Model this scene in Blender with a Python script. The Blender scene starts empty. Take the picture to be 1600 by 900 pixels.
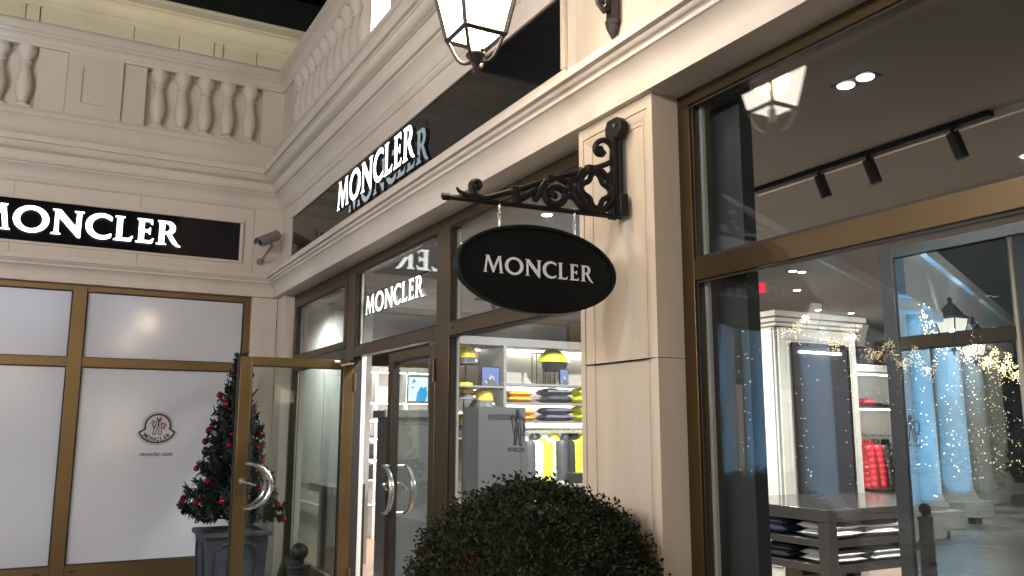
import bpy, bmesh, math, random
from mathutils import Vector, Matrix
R = random.Random(7)
C = bpy.context.scene.collection
S = bpy.context.scene

# ------------------------------------------------------------------ camera
cam_d = bpy.data.cameras.new('camera')
cam_d.sensor_width = 36.0
cam_d.lens = 1316.7 / 1600 * 36
cam_d.clip_start = 0.05
cam_d.clip_end = 2000
cam = bpy.data.objects.new('camera', cam_d)
C.objects.link(cam)
_p, _y, _r = math.radians(9.4207), math.radians(28.7876), math.radians(0.1258)
_fw = Vector((math.sin(_y) * math.cos(_p), math.cos(_y) * math.cos(_p), math.sin(_p)))
_rt = Vector((math.cos(_y), -math.sin(_y), 0))
_up = _rt.cross(_fw)
_r2 = math.cos(_r) * _rt + math.sin(_r) * _up
_u2 = -math.sin(_r) * _rt + math.cos(_r) * _up
_m = Matrix((_r2, _u2, -_fw)).transposed().to_4x4()
_m.translation = Vector((0, 0, 1.6))
cam.matrix_world = _m
S.camera = cam

# ------------------------------------------------------------------ night sky
w = bpy.data.worlds.new('World')
S.world = w
w.use_nodes = True
nt = w.node_tree
bg = nt.nodes['Background']
sky = nt.nodes.new('ShaderNodeTexSky')
sky.sky_type = 'NISHITA'
sky.sun_disc = False
sky.sun_elevation = math.radians(-5.0)
sky.sun_rotation = math.radians(200)
nt.links.new(sky.outputs[0], bg.inputs[0])
bg.inputs[1].default_value = 0.1
moon = bpy.data.lights.new('moonlight', 'SUN')
moon.energy = 0.01
moon.angle = math.radians(0.5)
moon.color = (0.8, 0.88, 1.0)
mo = bpy.data.objects.new('moonlight', moon)
mo.rotation_euler = (math.radians(50), 0, math.radians(-30))
C.objects.link(mo)

S.view_settings.view_transform = 'Standard'
S.view_settings.look = 'None'
S.view_settings.exposure = 0.15
S.view_settings.gamma = 1.0
S.render.engine = 'CYCLES'
S.cycles.use_denoising = True
S.cycles.max_bounces = 10
S.cycles.diffuse_bounces = 4
S.cycles.glossy_bounces = 6
S.cycles.transparent_max_bounces = 24
S.cycles.sample_clamp_indirect = 6.0
S.cycles.caustics_reflective = False
S.cycles.caustics_refractive = False

WARM = (1.0, 0.67, 0.37)
NEUT = (1.0, 0.97, 0.94)

# ------------------------------------------------------------------ materials
MATS = {}


def mat(name, base, rough=0.6, metal=0.0, var=0.06, scale=6.0, bump=0.0, bscale=40.0, spec=0.5,
        emit=None, estr=0.0, streak=False, coat=0.0):
    m = bpy.data.materials.new(name)
    m.use_nodes = True
    t = m.node_tree
    b = t.nodes['Principled BSDF']
    b.inputs['Roughness'].default_value = rough
    b.inputs['Metallic'].default_value = metal
    b.inputs['Specular IOR Level'].default_value = spec
    b.inputs['Coat Weight'].default_value = coat
    tc = t.nodes.new('ShaderNodeTexCoord')
    mp = t.nodes.new('ShaderNodeMapping')
    t.links.new(tc.outputs['Object'], mp.inputs[0])
    if streak:
        mp.inputs['Scale'].default_value = (1, 1, 0.12)
    nz = t.nodes.new('ShaderNodeTexNoise')
    nz.inputs['Scale'].default_value = scale
    nz.inputs['Detail'].default_value = 6
    nz.inputs['Roughness'].default_value = 0.6
    t.links.new(mp.outputs[0], nz.inputs['Vector'])
    cr = t.nodes.new('ShaderNodeValToRGB')
    cr.color_ramp.elements[0].position = 0.3
    cr.color_ramp.elements[1].position = 0.7
    cr.color_ramp.elements[0].color = tuple(c * (1 - var * 1.5) for c in base) + (1,)
    cr.color_ramp.elements[1].color = tuple(min(1, c * (1 + var)) for c in base) + (1,)
    t.links.new(nz.outputs['Fac'], cr.inputs[0])
    t.links.new(cr.outputs[0], b.inputs['Base Color'])
    if rough < 0.9:
        mr = t.nodes.new('ShaderNodeMapRange')
        mr.inputs['To Min'].default_value = max(0.0, rough * 0.85)
        mr.inputs['To Max'].default_value = min(1.0, rough * 1.15)
        t.links.new(nz.outputs['Fac'], mr.inputs['Value'])
        t.links.new(mr.outputs[0], b.inputs['Roughness'])
    if bump:
        n2 = t.nodes.new('ShaderNodeTexNoise')
        n2.inputs['Scale'].default_value = bscale
        n2.inputs['Detail'].default_value = 5
        t.links.new(tc.outputs['Object'], n2.inputs['Vector'])
        bp = t.nodes.new('ShaderNodeBump')
        bp.inputs['Strength'].default_value = bump
        bp.inputs['Distance'].default_value = 0.01
        t.links.new(n2.outputs['Fac'], bp.inputs['Height'])
        t.links.new(bp.outputs[0], b.inputs['Normal'])
    if emit:
        b.inputs['Emission Color'].default_value = tuple(emit) + (1,)
        b.inputs['Emission Strength'].default_value = estr
    MATS[name] = m
    return m


def emission(name, col, s, sample=True):
    m = bpy.data.materials.new(name)
    m.use_nodes = True
    t = m.node_tree
    t.nodes.remove(t.nodes['Principled BSDF'])
    e = t.nodes.new('ShaderNodeEmission')
    e.inputs[0].default_value = tuple(col) + (1,)
    e.inputs[1].default_value = s
    t.links.new(e.outputs[0], t.nodes['Material Output'].inputs[0])
    if not sample:
        m.cycles.emission_sampling = 'NONE'
    return m


def glassy(name, tint=(0.92, 0.95, 0.94), refl=1.0, base=0.045, rough=0.0, diff=None):
    """clear pane: transparent plus a mirror whose strength follows the angle of view"""
    m = bpy.data.materials.new(name)
    m.use_nodes = True
    t = m.node_tree
    t.nodes.remove(t.nodes['Principled BSDF'])
    lw = t.nodes.new('ShaderNodeLayerWeight')
    lw.inputs[0].default_value = 0.5
    pw = t.nodes.new('ShaderNodeMath')
    pw.operation = 'POWER'
    pw.inputs[1].default_value = 5
    t.links.new(lw.outputs['Facing'], pw.inputs[0])
    ml = t.nodes.new('ShaderNodeMath')
    ml.operation = 'MULTIPLY_ADD'
    ml.inputs[1].default_value = (1 - base) * refl
    ml.inputs[2].default_value = base * refl
    t.links.new(pw.outputs[0], ml.inputs[0])
    if diff is None:
        tr = t.nodes.new('ShaderNodeBsdfTransparent')
        tr.inputs[0].default_value = tuple(tint) + (1,)
    else:
        tr = t.nodes.new('ShaderNodeBsdfDiffuse')
        tr.inputs[0].default_value = tuple(diff) + (1,)
    gl = t.nodes.new('ShaderNodeBsdfGlossy')
    gl.inputs['Roughness'].default_value = rough
    mx = t.nodes.new('ShaderNodeMixShader')
    t.links.new(ml.outputs[0], mx.inputs[0])
    t.links.new(tr.outputs[0], mx.inputs[1])
    t.links.new(gl.outputs[0], mx.inputs[2])
    t.links.new(mx.outputs[0], t.nodes['Material Output'].inputs[0])
    return m


cream = mat('cream_paint', (0.60, 0.530, 0.45), 0.55, var=0.055, scale=1.5, bump=0.06, bscale=60, streak=True)
creamd = mat('cream_plaster', (0.53, 0.445, 0.335), 0.7, var=0.13, scale=2.6, bump=0.12, bscale=45, streak=True)
yellowish = mat('terrace_plaster', (0.54, 0.51, 0.41), 0.7, var=0.08, scale=1.2, bump=0.1, bscale=30)
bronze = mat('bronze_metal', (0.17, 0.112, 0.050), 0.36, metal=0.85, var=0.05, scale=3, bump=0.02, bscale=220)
bronze_shaded = mat('shaded_bronze_metal', (0.090, 0.059, 0.027), 0.36, metal=0.8, var=0.05, scale=3, bump=0.02, bscale=220)  # shade put into the colour: darker copy of the bronze for wing B
gasket = mat('black_gasket', (0.012, 0.011, 0.010), 0.6)
silver = mat('brushed_steel', (0.62, 0.61, 0.59), 0.28, metal=1.0, var=0.04, scale=20)
satin = mat('satin_aluminium', (0.6, 0.59, 0.57), 0.55, metal=0.6, var=0.04)
iron = mat('black_wrought_iron', (0.009, 0.0088, 0.0085), 0.5, var=0.2, scale=14, bump=0.25, bscale=60, spec=0.22)
ironl = mat('lantern_iron', (0.030, 0.025, 0.021), 0.5, metal=0.2, var=0.25, scale=10, bump=0.3, bscale=50)
gloss = mat('black_gloss_board', (0.007, 0.007, 0.008), 0.05, var=0.05, spec=0.2)
ovalm = mat('black_sign_paint', (0.006, 0.0075, 0.0075), 0.42, var=0.1, scale=5, spec=0.12)
white_paint = mat('white_lettering', (0.78, 0.76, 0.74), 0.5, var=0.02)
let_front = emission('letter_face_glow', (1.0, 0.99, 0.97), 3.6)
let_side = mat('letter_return', (0.012, 0.012, 0.013), 0.5)
let_back = emission('letter_back_glow', (0.80, 0.93, 1.0), 3.0)
frost = glassy('frosted_panel', diff=(0.56, 0.565, 0.60), base=0.055, rough=0.13, refl=1.0)
glass = glassy('window_glass', base=0.046, refl=1.0)
glassd = glassy('door_glass', tint=(0.86, 0.90, 0.88), base=0.05, refl=1.1)
mirrorm = glassy('smoked_mirror', diff=(0.02, 0.022, 0.025), base=0.50, refl=1.0)
darkmir = glassy('dark_mirror', diff=(0.045, 0.045, 0.052), base=0.05, refl=1.0)
needle = mat('dark_fir_needles', (0.010, 0.020, 0.013), 0.7, var=0.5, scale=9)
bark = mat('bark', (0.045, 0.03, 0.02), 0.9, var=0.3, scale=14, bump=0.5)
leafm = mat('box_leaves', (0.015, 0.020, 0.007), 0.5, var=0.75, scale=17, spec=0.18)
leafb = mat('box_leaves_brown', (0.030, 0.017, 0.008), 0.6, var=0.4, scale=13, spec=0.12)
red = mat('red_bauble', (0.30, 0.008, 0.025), 0.14, metal=0.7, var=0.05)
planterm = mat('grey_blue_planter', (0.036, 0.041, 0.052), 0.6, var=0.1, scale=5, bump=0.08)
cctvm = mat('grey_camera_casing', (0.22, 0.195, 0.18), 0.45, var=0.08)
lensm = mat('camera_lens', (0.004, 0.004, 0.005), 0.06)
pave = mat('stone_paving', (0.17, 0.165, 0.16), 0.28, var=0.2, scale=1.2, bump=0.1, bscale=12)
slate = mat('dark_green_roof', (0.016, 0.026, 0.020), 0.8, var=0.25, scale=3)
ceilm = mat('grey_ceiling', (0.215, 0.217, 0.225), 0.8, var=0.03, scale=1)
wood = mat('wood_floor', (0.24, 0.165, 0.12), 0.35, var=0.2, scale=3)
wallw = mat('shop_wall_white', (0.62, 0.63, 0.60), 0.6, var=0.03)
wallg = mat('shop_wall_grey', (0.22, 0.21, 0.20), 0.7, var=0.04)
shelfback = mat('shelf_back_panel', (0.46, 0.44, 0.42), 0.6, var=0.05, scale=2)
shelfm = mat('shelf_grey', (0.16, 0.155, 0.15), 0.5, var=0.06)
greypan = mat('grey_lacquer', (0.125, 0.128, 0.136), 0.4, var=0.05)
darkpan = mat('dark_grey_lacquer', (0.05, 0.053, 0.058), 0.3, var=0.05)
pierw = mat('pier_cream', (0.52, 0.50, 0.45), 0.5, var=0.04)
tablem = mat('dark_grey_table', (0.036, 0.033, 0.031), 0.13, var=0.1, scale=4)
blackm = mat('black_matt', (0.012, 0.012, 0.013), 0.5)
led = emission('shelf_led', (1.0, 0.93, 0.85), 24)
lampdisc = emission('downlight_glow', (1.0, 0.95, 0.88), 14)
pane_em = None


def lantern_glass(nm, st):
    m = bpy.data.materials.new(nm)
    m.use_nodes = True
    t = m.node_tree
    t.nodes.remove(t.nodes['Principled BSDF'])
    e = t.nodes.new('ShaderNodeEmission')
    e.inputs[0].default_value = (1.0, 0.90, 0.76, 1)
    e.inputs[1].default_value = st
    tr = t.nodes.new('ShaderNodeBsdfTransparent')
    mx = t.nodes.new('ShaderNodeMixShader')
    mx.inputs[0].default_value = 0.65
    t.links.new(tr.outputs[0], mx.inputs[1])
    t.links.new(e.outputs[0], mx.inputs[2])
    t.links.new(mx.outputs[0], t.nodes['Material Output'].inputs[0])
    m.cycles.emission_sampling = 'NONE'
    return m


lanternm = lantern_glass('lantern_glass', 13.0)
lanternd = lantern_glass('arcade_lantern_glass', 3.2)
bulbm = emission('bulb_glow', (1.0, 0.92, 0.8), 60, False)
fairy = emission('fairy_light_glow', (1.0, 0.74, 0.40), 22, False)


# ------------------------------------------------------------------ mesh helpers
class MB:
    def __init__(s):
        s.v = []
        s.f = []

    def add(s, vs, fs):
        n = len(s.v)
        s.v += [tuple(p) for p in vs]
        s.f += [tuple(i + n for i in f) for f in fs]
        return s

    def box(s, x0, x1, y0, y1, z0, z1):
        vs = [(x, y, z) for x in (x0, x1) for y in (y0, y1) for z in (z0, z1)]
        return s.add(vs, [(0, 1, 3, 2), (4, 6, 7, 5), (0, 4, 5, 1), (2, 3, 7, 6), (0, 2, 6, 4), (1, 5, 7, 3)])

    def prism(s, a, b):
        n = len(a)
        return s.add(list(a) + list(b), [tuple(range(n))[::-1], tuple(range(n, 2 * n))] +
                     [(i, (i + 1) % n, n + (i + 1) % n, n + i) for i in range(n)])

    def tube(s, pts, r, n=8, closed=False, flat=None):
        pts = [Vector(p) for p in pts]
        L = len(pts)
        rr = r if isinstance(r, (list, tuple)) else [r] * L
        rings = []
        prev = None
        for i, p in enumerate(pts):
            a = pts[i - 1] if (i > 0 or closed) else p
            b = pts[(i + 1) % L] if (i < L - 1 or closed) else p
            d = (b - a).normalized()
            if prev is None:
                u = d.orthogonal().normalized()
                if flat is not None:
                    u = Vector(flat)
                    u = (u - d * u.dot(d)).normalized()
            else:
                u = (prev - d * prev.dot(d)).normalized()
            prev = u
            v = d.cross(u)
            rings.append([p + (u * math.cos(2 * math.pi * k / n + math.pi / n) + v * math.sin(2 * math.pi * k / n + math.pi / n)) * rr[i] for k in range(n)])
        vs = [q for ring in rings for q in ring]
        fs = []
        m = L if closed else L - 1
        for i in range(m):
            j = (i + 1) % L
            for k in range(n):
                fs.append((i * n + k, i * n + (k + 1) % n, j * n + (k + 1) % n, j * n + k))
        if not closed:
            fs.append(tuple(range(n))[::-1])
            fs.append(tuple((L - 1) * n + k for k in range(n)))
        return s.add(vs, fs)

    def lathe(s, prof, c=(0, 0, 0), n=16, axis='z', sx=1.0, sy=1.0, a0=0.0):
        vs = []
        for r, h in prof:
            for k in range(n):
                a = a0 + 2 * math.pi * k / n
                x, y = r * math.cos(a) * sx, r * math.sin(a) * sy
                p = (x, y, h) if axis == 'z' else ((h, x, y) if axis == 'x' else (x, h, y))
                vs.append((c[0] + p[0], c[1] + p[1], c[2] + p[2]))
        fs = []
        for i in range(len(prof) - 1):
            for k in range(n):
                fs.append((i * n + k, i * n + (k + 1) % n, (i + 1) * n + (k + 1) % n, (i + 1) * n + k))
        fs.append(tuple(range(n))[::-1])
        fs.append(tuple((len(prof) - 1) * n + k for k in range(n)))
        return s.add(vs, fs)

    def sphere(s, c, r, n=12, m=8, sx=1, sy=1, sz=1):
        prof = [(max(1e-4, r * math.sin(math.pi * i / m)), -r * math.cos(math.pi * i / m) * sz) for i in range(m + 1)]
        return s.lathe(prof, c, n, sx=sx, sy=sy)

    def quad(s, a, b, c, d):
        return s.add([a, b, c, d], [(0, 1, 2, 3)])

    def move(s, v, rz=0.0, k=1.0):
        ca, sa = math.cos(rz), math.sin(rz)
        s.v = [((x * ca - y * sa) * k + v[0], (x * sa + y * ca) * k + v[1], z * k + v[2]) for x, y, z in s.v]
        return s


def fix(me, angle=35):
    bm = bmesh.new()
    bm.from_mesh(me)
    bmesh.ops.recalc_face_normals(bm, faces=bm.faces)
    bm.to_mesh(me)
    bm.free()
    for p in me.polygons:
        p.use_smooth = True
    me.set_sharp_from_angle(angle=math.radians(angle))


LOOSE = {'scroll', 'wall_plate', 'glazing_bead', 'hinge', 'door_hinge', 'hanging_wire', 'stay', 'bulb', 'sash', 'sign_frame', 'chain'}


def islands(mb):
    par = list(range(len(mb.v)))

    def find(a):
        while par[a] != a:
            par[a] = par[par[a]]
            a = par[a]
        return a
    for f in mb.f:
        r0 = find(f[0])
        for i in f[1:]:
            par[find(i)] = r0
    out = {}
    for f in mb.f:
        out.setdefault(find(f[0]), []).append(f)
    res = []
    for fs in out.values():
        ids = sorted({i for f in fs for i in f})
        mp = {i: k for k, i in enumerate(ids)}
        q = MB()
        q.v = [mb.v[i] for i in ids]
        q.f = [tuple(mp[i] for i in f) for f in fs]
        res.append(q)
    return res


def obj(name, mb, m, parent=None, bev=0.0, recalc=True, angle=35, org=None):
    if name in LOOSE and org is None:
        o = None
        for q in islands(mb):
            o = obj1(name, q, m, parent, bev, recalc, angle)
        return o
    return obj1(name, mb, m, parent, bev, recalc, angle, org)


def obj1(name, mb, m, parent=None, bev=0.0, recalc=True, angle=35, org=None):
    """one mesh object; with org the mesh is moved so that the object's origin sits there"""
    me = bpy.data.meshes.new(name)
    vs = mb.v
    if org is not None:
        vs = [(x - org[0], y - org[1], z - org[2]) for x, y, z in vs]
    me.from_pydata(vs, [], mb.f)
    me.update()
    if recalc:
        fix(me, angle)
    me.materials.append(m)
    o = bpy.data.objects.new(name, me)
    C.objects.link(o)
    if org is not None:
        o.location = org
    if parent:
        o.parent = parent
        if org is None:
            pass
        o.matrix_parent_inverse = world(parent).inverted()
    if bev:
        b = o.modifiers.new('edge', 'BEVEL')
        b.width = bev
        b.segments = 2
        b.limit_method = 'ANGLE'
        b.angle_limit = math.radians(40)
        b.harden_normals = False
    return o


def world(o):
    m = Matrix.LocRotScale(o.location, o.rotation_euler, o.scale)
    if o.parent:
        m = world(o.parent) @ o.matrix_parent_inverse @ m
    return m


def thing(name, label, cat, loc=(0, 0, 0), group=None, kind=None):
    o = bpy.data.objects.new(name, None)
    o.empty_display_size = 0.1
    C.objects.link(o)
    o.location = loc
    return tag(o, label, cat, group, kind)


def tag(o, label, cat, group=None, kind=None):
    o['label'] = label
    o['category'] = cat
    if group:
        o['group'] = group
    if kind:
        o['kind'] = kind
    return o


def struct(name, mb, m, label, **k):
    o = obj(name, mb, m, **k)
    o['kind'] = 'structure'
    o['label'] = label
    o['category'] = name.replace('_', ' ')
    return o


def copy_tree(o, parent=None, offset=(0, 0, 0)):
    c = o.copy()
    C.objects.link(c)
    if parent:
        c.parent = parent
    else:
        c.location = Vector(o.location) + Vector(offset)
    for ch in o.children:
        copy_tree(ch, c)
    return c


def light(name, kind, loc, energy, color, size=0.1, parent=None, rot=None, spot=None, blend=0.5, sizey=None):
    l = bpy.data.lights.new(name, kind)
    l.energy = energy
    l.color = color
    if kind == 'AREA':
        l.shape = 'RECTANGLE' if sizey else 'DISK'
        l.size = size
        if sizey:
            l.size_y = sizey
    else:
        l.shadow_soft_size = size
    if kind == 'SPOT':
        l.spot_size = math.radians(spot or 90)
        l.spot_blend = blend
    o = bpy.data.objects.new(name, l)
    C.objects.link(o)
    o.location = loc
    if rot:
        o.rotation_euler = rot
    if parent:
        o.parent = parent
        o.matrix_parent_inverse = world(parent).inverted()
    return o


# ------------------------------------------------------------------ lettering
def arc(cx, cy, rx, ry, a0, a1, n):
    return [(cx + rx * math.cos(math.radians(a0 + (a1 - a0) * i / n)), cy + ry * math.sin(math.radians(a0 + (a1 - a0) * i / n))) for i in range(n + 1)]


_C_out = arc(.58, .5, .58, .53, 50, 308, 26)
_C_in = arc(.62, .5, .38, .36, 300, 60, 22)
GL = {
    'M': (1.30, [[(0, 0), (.28, 0), (.28, .045), (.205, .08), (.285, .72), (.60, .0), (.69, .0), (.97, .72), (1.05, .08), (.985, .045), (.985, 0), (1.30, 0), (1.30, .045), (1.235, .08), (1.12, .92), (1.17, .955), (1.17, 1), (.93, 1), (.65, .36), (.37, 1), (.13, 1), (.13, .955), (.185, .92), (.07, .08), (0, .045)]]),
    'O': (1.22, [arc(.61, .5, .61, .53, 0, 350, 35), arc(.61, .5, .375, .365, 0, 348, 29)]),
    'N': (1.14, [[(0, 0), (.34, 0), (.34, .05), (.27, .09), (.25, .68), (.93, -.06), (1.03, -.06), (1.04, .91), (1.12, .95), (1.12, 1), (.78, 1), (.78, .95), (.865, .91), (.85, .38), (.30, 1), (.02, 1), (.02, .955), (.11, .91), (.11, .09), (0, .05)]]),
    'C': (.96, [_C_out + [(.945, .235), (.905, .235)] + _C_in + [(.905, .755), (.945, .755)]]),
    'L': (.72, [[(0, 0), (.64, 0), (.72, .22), (.68, .235), (.55, .13), (.31, .13), (.31, .91), (.39, .95), (.39, 1), (.03, 1), (.03, .95), (.10, .91), (.10, .09), (0, .05)]]),
    'E': (.68, [[(0, 0), (.62, 0), (.68, .21), (.64, .22), (.54, .12), (.31, .12), (.31, .45), (.45, .45), (.51, .37), (.55, .37), (.55, .65), (.51, .65), (.45, .57), (.31, .57), (.31, .88), (.50, .88), (.58, .78), (.62, .78), (.60, 1), (.03, 1), (.03, .95), (.10, .91), (.10, .09), (0, .05)]]),
    'R': (.92, [[(0, 0), (.39, 0), (.39, .05), (.31, .09), (.31, .45), (.38, .45), (.62, .08), (.78, -.03), (.94, -.05), (.94, -.005), (.84, .06), (.57, .46), (.66, .53), (.715, .63), (.725, .74), (.69, .86), (.61, .95), (.48, 1), (.03, 1), (.03, .95), (.10, .91), (.10, .09), (0, .05)],
                [(.31, .56), (.31, .885), (.40, .885), (.48, .83), (.51, .72), (.48, .62), (.40, .565)]]),
}
GAP = {'MO': .06, 'ON': .07, 'NC': .04, 'CL': .06, 'LE': .09, 'ER': .09}
WORD = 'MONCLER'


def word_layout():
    x, out = 0.0, []
    for i, ch in enumerate(WORD):
        out.append((ch, x))
        x += GL[ch][0] + (GAP.get(WORD[i:i + 2], 0.06) if i < 6 else 0)
    return out, x


WL, WW = word_layout()
_gm = {}


def glyph_mesh(ch, depth, off=0.0):
    """letter solid in the XY plane, cap height 1, thickness +-depth in Z"""
    key = (ch, round(depth, 4), off)
    if key in _gm:
        return _gm[key]
    cu = bpy.data.curves.new('glyph', 'CURVE')
    cu.dimensions = '2D'
    cu.fill_mode = 'BOTH'
    cu.extrude = depth
    cu.offset = off
    for poly in GL[ch][1]:
        sp = cu.splines.new('POLY')
        sp.points.add(len(poly) - 1)
        for i, (x, y) in enumerate(poly):
            sp.points[i].co = (x, y, 0, 1)
        sp.use_cyclic_u = True
    o = bpy.data.objects.new('glyph', cu)
    C.objects.link(o)
    bpy.context.view_layer.update()
    me = bpy.data.meshes.new_from_object(o.evaluated_get(bpy.context.evaluated_depsgraph_get()))
    vs = [tuple(v.co) for v in me.vertices]
    fs = [tuple(p.vertices) for p in me.polygons]
    bpy.data.objects.remove(o)
    bpy.data.curves.remove(cu)
    bpy.data.meshes.remove(me)
    _gm[key] = (vs, fs)
    return vs, fs


def put_letters(parent, origin, u, v, h, thick, mats, width=None, name='letter', arcfn=None, off=0.0):
    """the word as separate letter parts; u along the text, v up, n = u x v is the reading side"""
    u, v = Vector(u), Vector(v)
    n = u.cross(v)
    sx = (width / WW / h) if width else 1.0
    for ch, x in WL:
        vs, fs = glyph_mesh(ch, thick / 2 / h, off)
        me = bpy.data.meshes.new(name)
        base = Vector(origin)
        if arcfn:
            pts = [arcfn((a + x) / WW, b, c) for a, b, c in vs]
        else:
            pts = [base + u * ((a + x) * h * sx) + v * (b * h) + n * (c * h) for a, b, c in vs]
        ctr = sum((Vector(p) for p in pts), Vector()) / len(pts)
        me.from_pydata([Vector(p) - ctr for p in pts], [], fs)
        me.update()
        for m in mats:
            me.materials.append(m)
        if len(mats) > 1:
            for p in me.polygons:
                d = p.normal.dot(n)
                p.material_index = 0 if d > .7 else (2 if d < -.7 else 1)
        o = bpy.data.objects.new(name, me)
        C.objects.link(o)
        o.location = ctr
        if parent:
            o.parent = parent
            o.matrix_parent_inverse = world(parent).inverted()


def text_mesh(body, size, name, m, parent, M, bold=.012):
    cu = bpy.data.curves.new('txt', 'FONT')
    cu.body = body
    cu.size = size
    cu.align_x = 'CENTER'
    cu.extrude = 0.0002
    cu.offset = size * bold
    o = bpy.data.objects.new('txt', cu)
    C.objects.link(o)
    bpy.context.view_layer.update()
    me = bpy.data.meshes.new_from_object(o.evaluated_get(bpy.context.evaluated_depsgraph_get()))
    me.name = name
    bpy.data.objects.remove(o)
    me.transform(M)
    me.materials.clear()
    me.materials.append(m)
    q = bpy.data.objects.new(name, me)
    C.objects.link(q)
    if parent:
        q.parent = parent
        q.matrix_parent_inverse = world(parent).inverted()
    return q


# =================================================================== THE PLACE
XF, YF = 2.294, 9.83          # fascia planes of the two wings, meeting in the inner corner
XL, YE = -2.60, -4.0          # far ends of the two wings

# ground
g = MB()
g.box(-400, 400, -400, 400, -0.3, 0.0)
gr = struct('ground', g, pave, 'grey stone paving of the shopping courtyard', recalc=True)


def sweep_a(prof, close=None):
    mb = MB()
    n = len(prof)
    vs = [(XL, YF - d, z) for d, z in prof] + [(XF - d, YF - d, z) for d, z in prof]
    fs = [(i, i + 1, n + i + 1, n + i) for i in range(n - 1)]
    mb.add(vs, fs)
    return mb


def sweep_b(prof):
    mb = MB()
    n = len(prof)
    vs = [(XF - d, YF - d, z) for d, z in prof] + [(XF - d, YE, z) for d, z in prof]
    mb.add(vs, [(i, i + 1, n + i + 1, n + i) for i in range(n - 1)])
    return mb


def curve_pts(p0, p1, bulge, n=8):
    """profile arc from p0 to p1, bulging by 'bulge' of the chord to one side"""
    (a, b), (c, d) = p0, p1
    dx, dy = c - a, d - b
    return [(a + dx * t - dy * bulge * 4 * t * (1 - t), b + dy * t + dx * bulge * 4 * t * (1 - t)) for t in [i / n for i in range(n + 1)]]


lintel_prof = [(-.13, 3.072), (.080, 3.072), (.080, 3.113), (.072, 3.118)] + curve_pts((.072, 3.122), (.128, 3.225), .13) + \
    [(.140, 3.228), (.140, 3.246), (.146, 3.250)] + curve_pts((.146, 3.252), (.172, 3.274), -.2, 4) + \
    [(.200, 3.276), (.200, 3.312), (.188, 3.318), (0.0, 3.330)]
crown_prof = [(0, 4.105), (.012, 4.108), (.028, 4.128), (.034, 4.150)] + curve_pts((.040, 4.152), (.112, 4.272), .12) + \
    [(.116, 4.274), (.116, 4.290), (.140, 4.292)] + curve_pts((.142, 4.294), (.166, 4.372), -.1, 6) + [(.172, 4.376), (.172, 4.392), (.196, 4.394)] + \
    curve_pts((.198, 4.398), (.268, 4.446), -.16, 6) + [(.278, 4.448), (.278, 4.462), (.308, 4.464), (.308, 4.528), (.300, 4.533), (-.2, 4.56)]
plinth_prof = [(.155, 4.545)] + curve_pts((.155, 4.548), (.170, 4.772), .16, 8) + [(.182, 4.776), (.182, 4.822), (.160, 4.830), (.150, 4.862), (.120, 4.870), (-.13, 4.872)]
rail_prof = [(-.13, 5.568), (.075, 5.568), (.080, 5.600), (.086, 5.606)] + curve_pts((.088, 5.608), (.132, 5.672), .15, 5) + \
    [(.136, 5.676), (.136, 5.700), (.150, 5.704), (.152, 5.775)] + curve_pts((.152, 5.778), (.10, 5.830), -.25, 5) + [(-.20, 5.836), (-.20, 5.568)]

wingA = thing('shop_building', 'cream shopfront wing with white frosted windows in brass frames, facing the viewer', 'building', (0, YF, 0))
wingB = thing('shop_building', 'cream shopfront wing with clear display windows and open glass doors', 'building', (XF, 3, 0))

for par, sw in ((wingA, sweep_a), (wingB, sweep_b)):
    obj('lintel_moulding', sw(lintel_prof), cream, par, recalc=False)
    obj('cornice', sw(crown_prof), cream, par, recalc=False)

# fascia boards with fine butt joints
xs = [XL, -1.60, -.45, .75, 1.97]
for a, b in zip(xs, xs[1:]):
    obj('fascia_panel', MB().box(a + .0015, b - .0015, YF, YF + .16, 3.30, 4.14), cream, wingA, bev=.002)
obj('corner_block', MB().box(1.9715, XF - .001, YF - .018, YF + .16, 3.30, 4.14), cream, wingA, bev=.003)
ys = [YE, -2.2, -.2, 1.7, 3.47, 5.6, 7.6, 9.40]
for a, b in zip(ys, ys[1:]):
    obj('fascia_panel', MB().box(XF, XF + .16, a + .0015, b - .0015, 3.30, 4.14), cream, wingB, bev=.002)
obj('corner_block', MB().box(XF - .010, XF + .16, 9.4015, YF - .019, 3.30, 4.14), cream, wingB, bev=.003)
# solid wall behind the storeys so that nothing shows through
obj('wall', MB().box(XL, XF + .1, YF + .17, YF + .45, 3.10, 5.9), creamd, wingA)
obj('wall', MB().box(XF + .17, XF + .45, YE, YF + .10, 3.34, 5.56), creamd, wingB)


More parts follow.
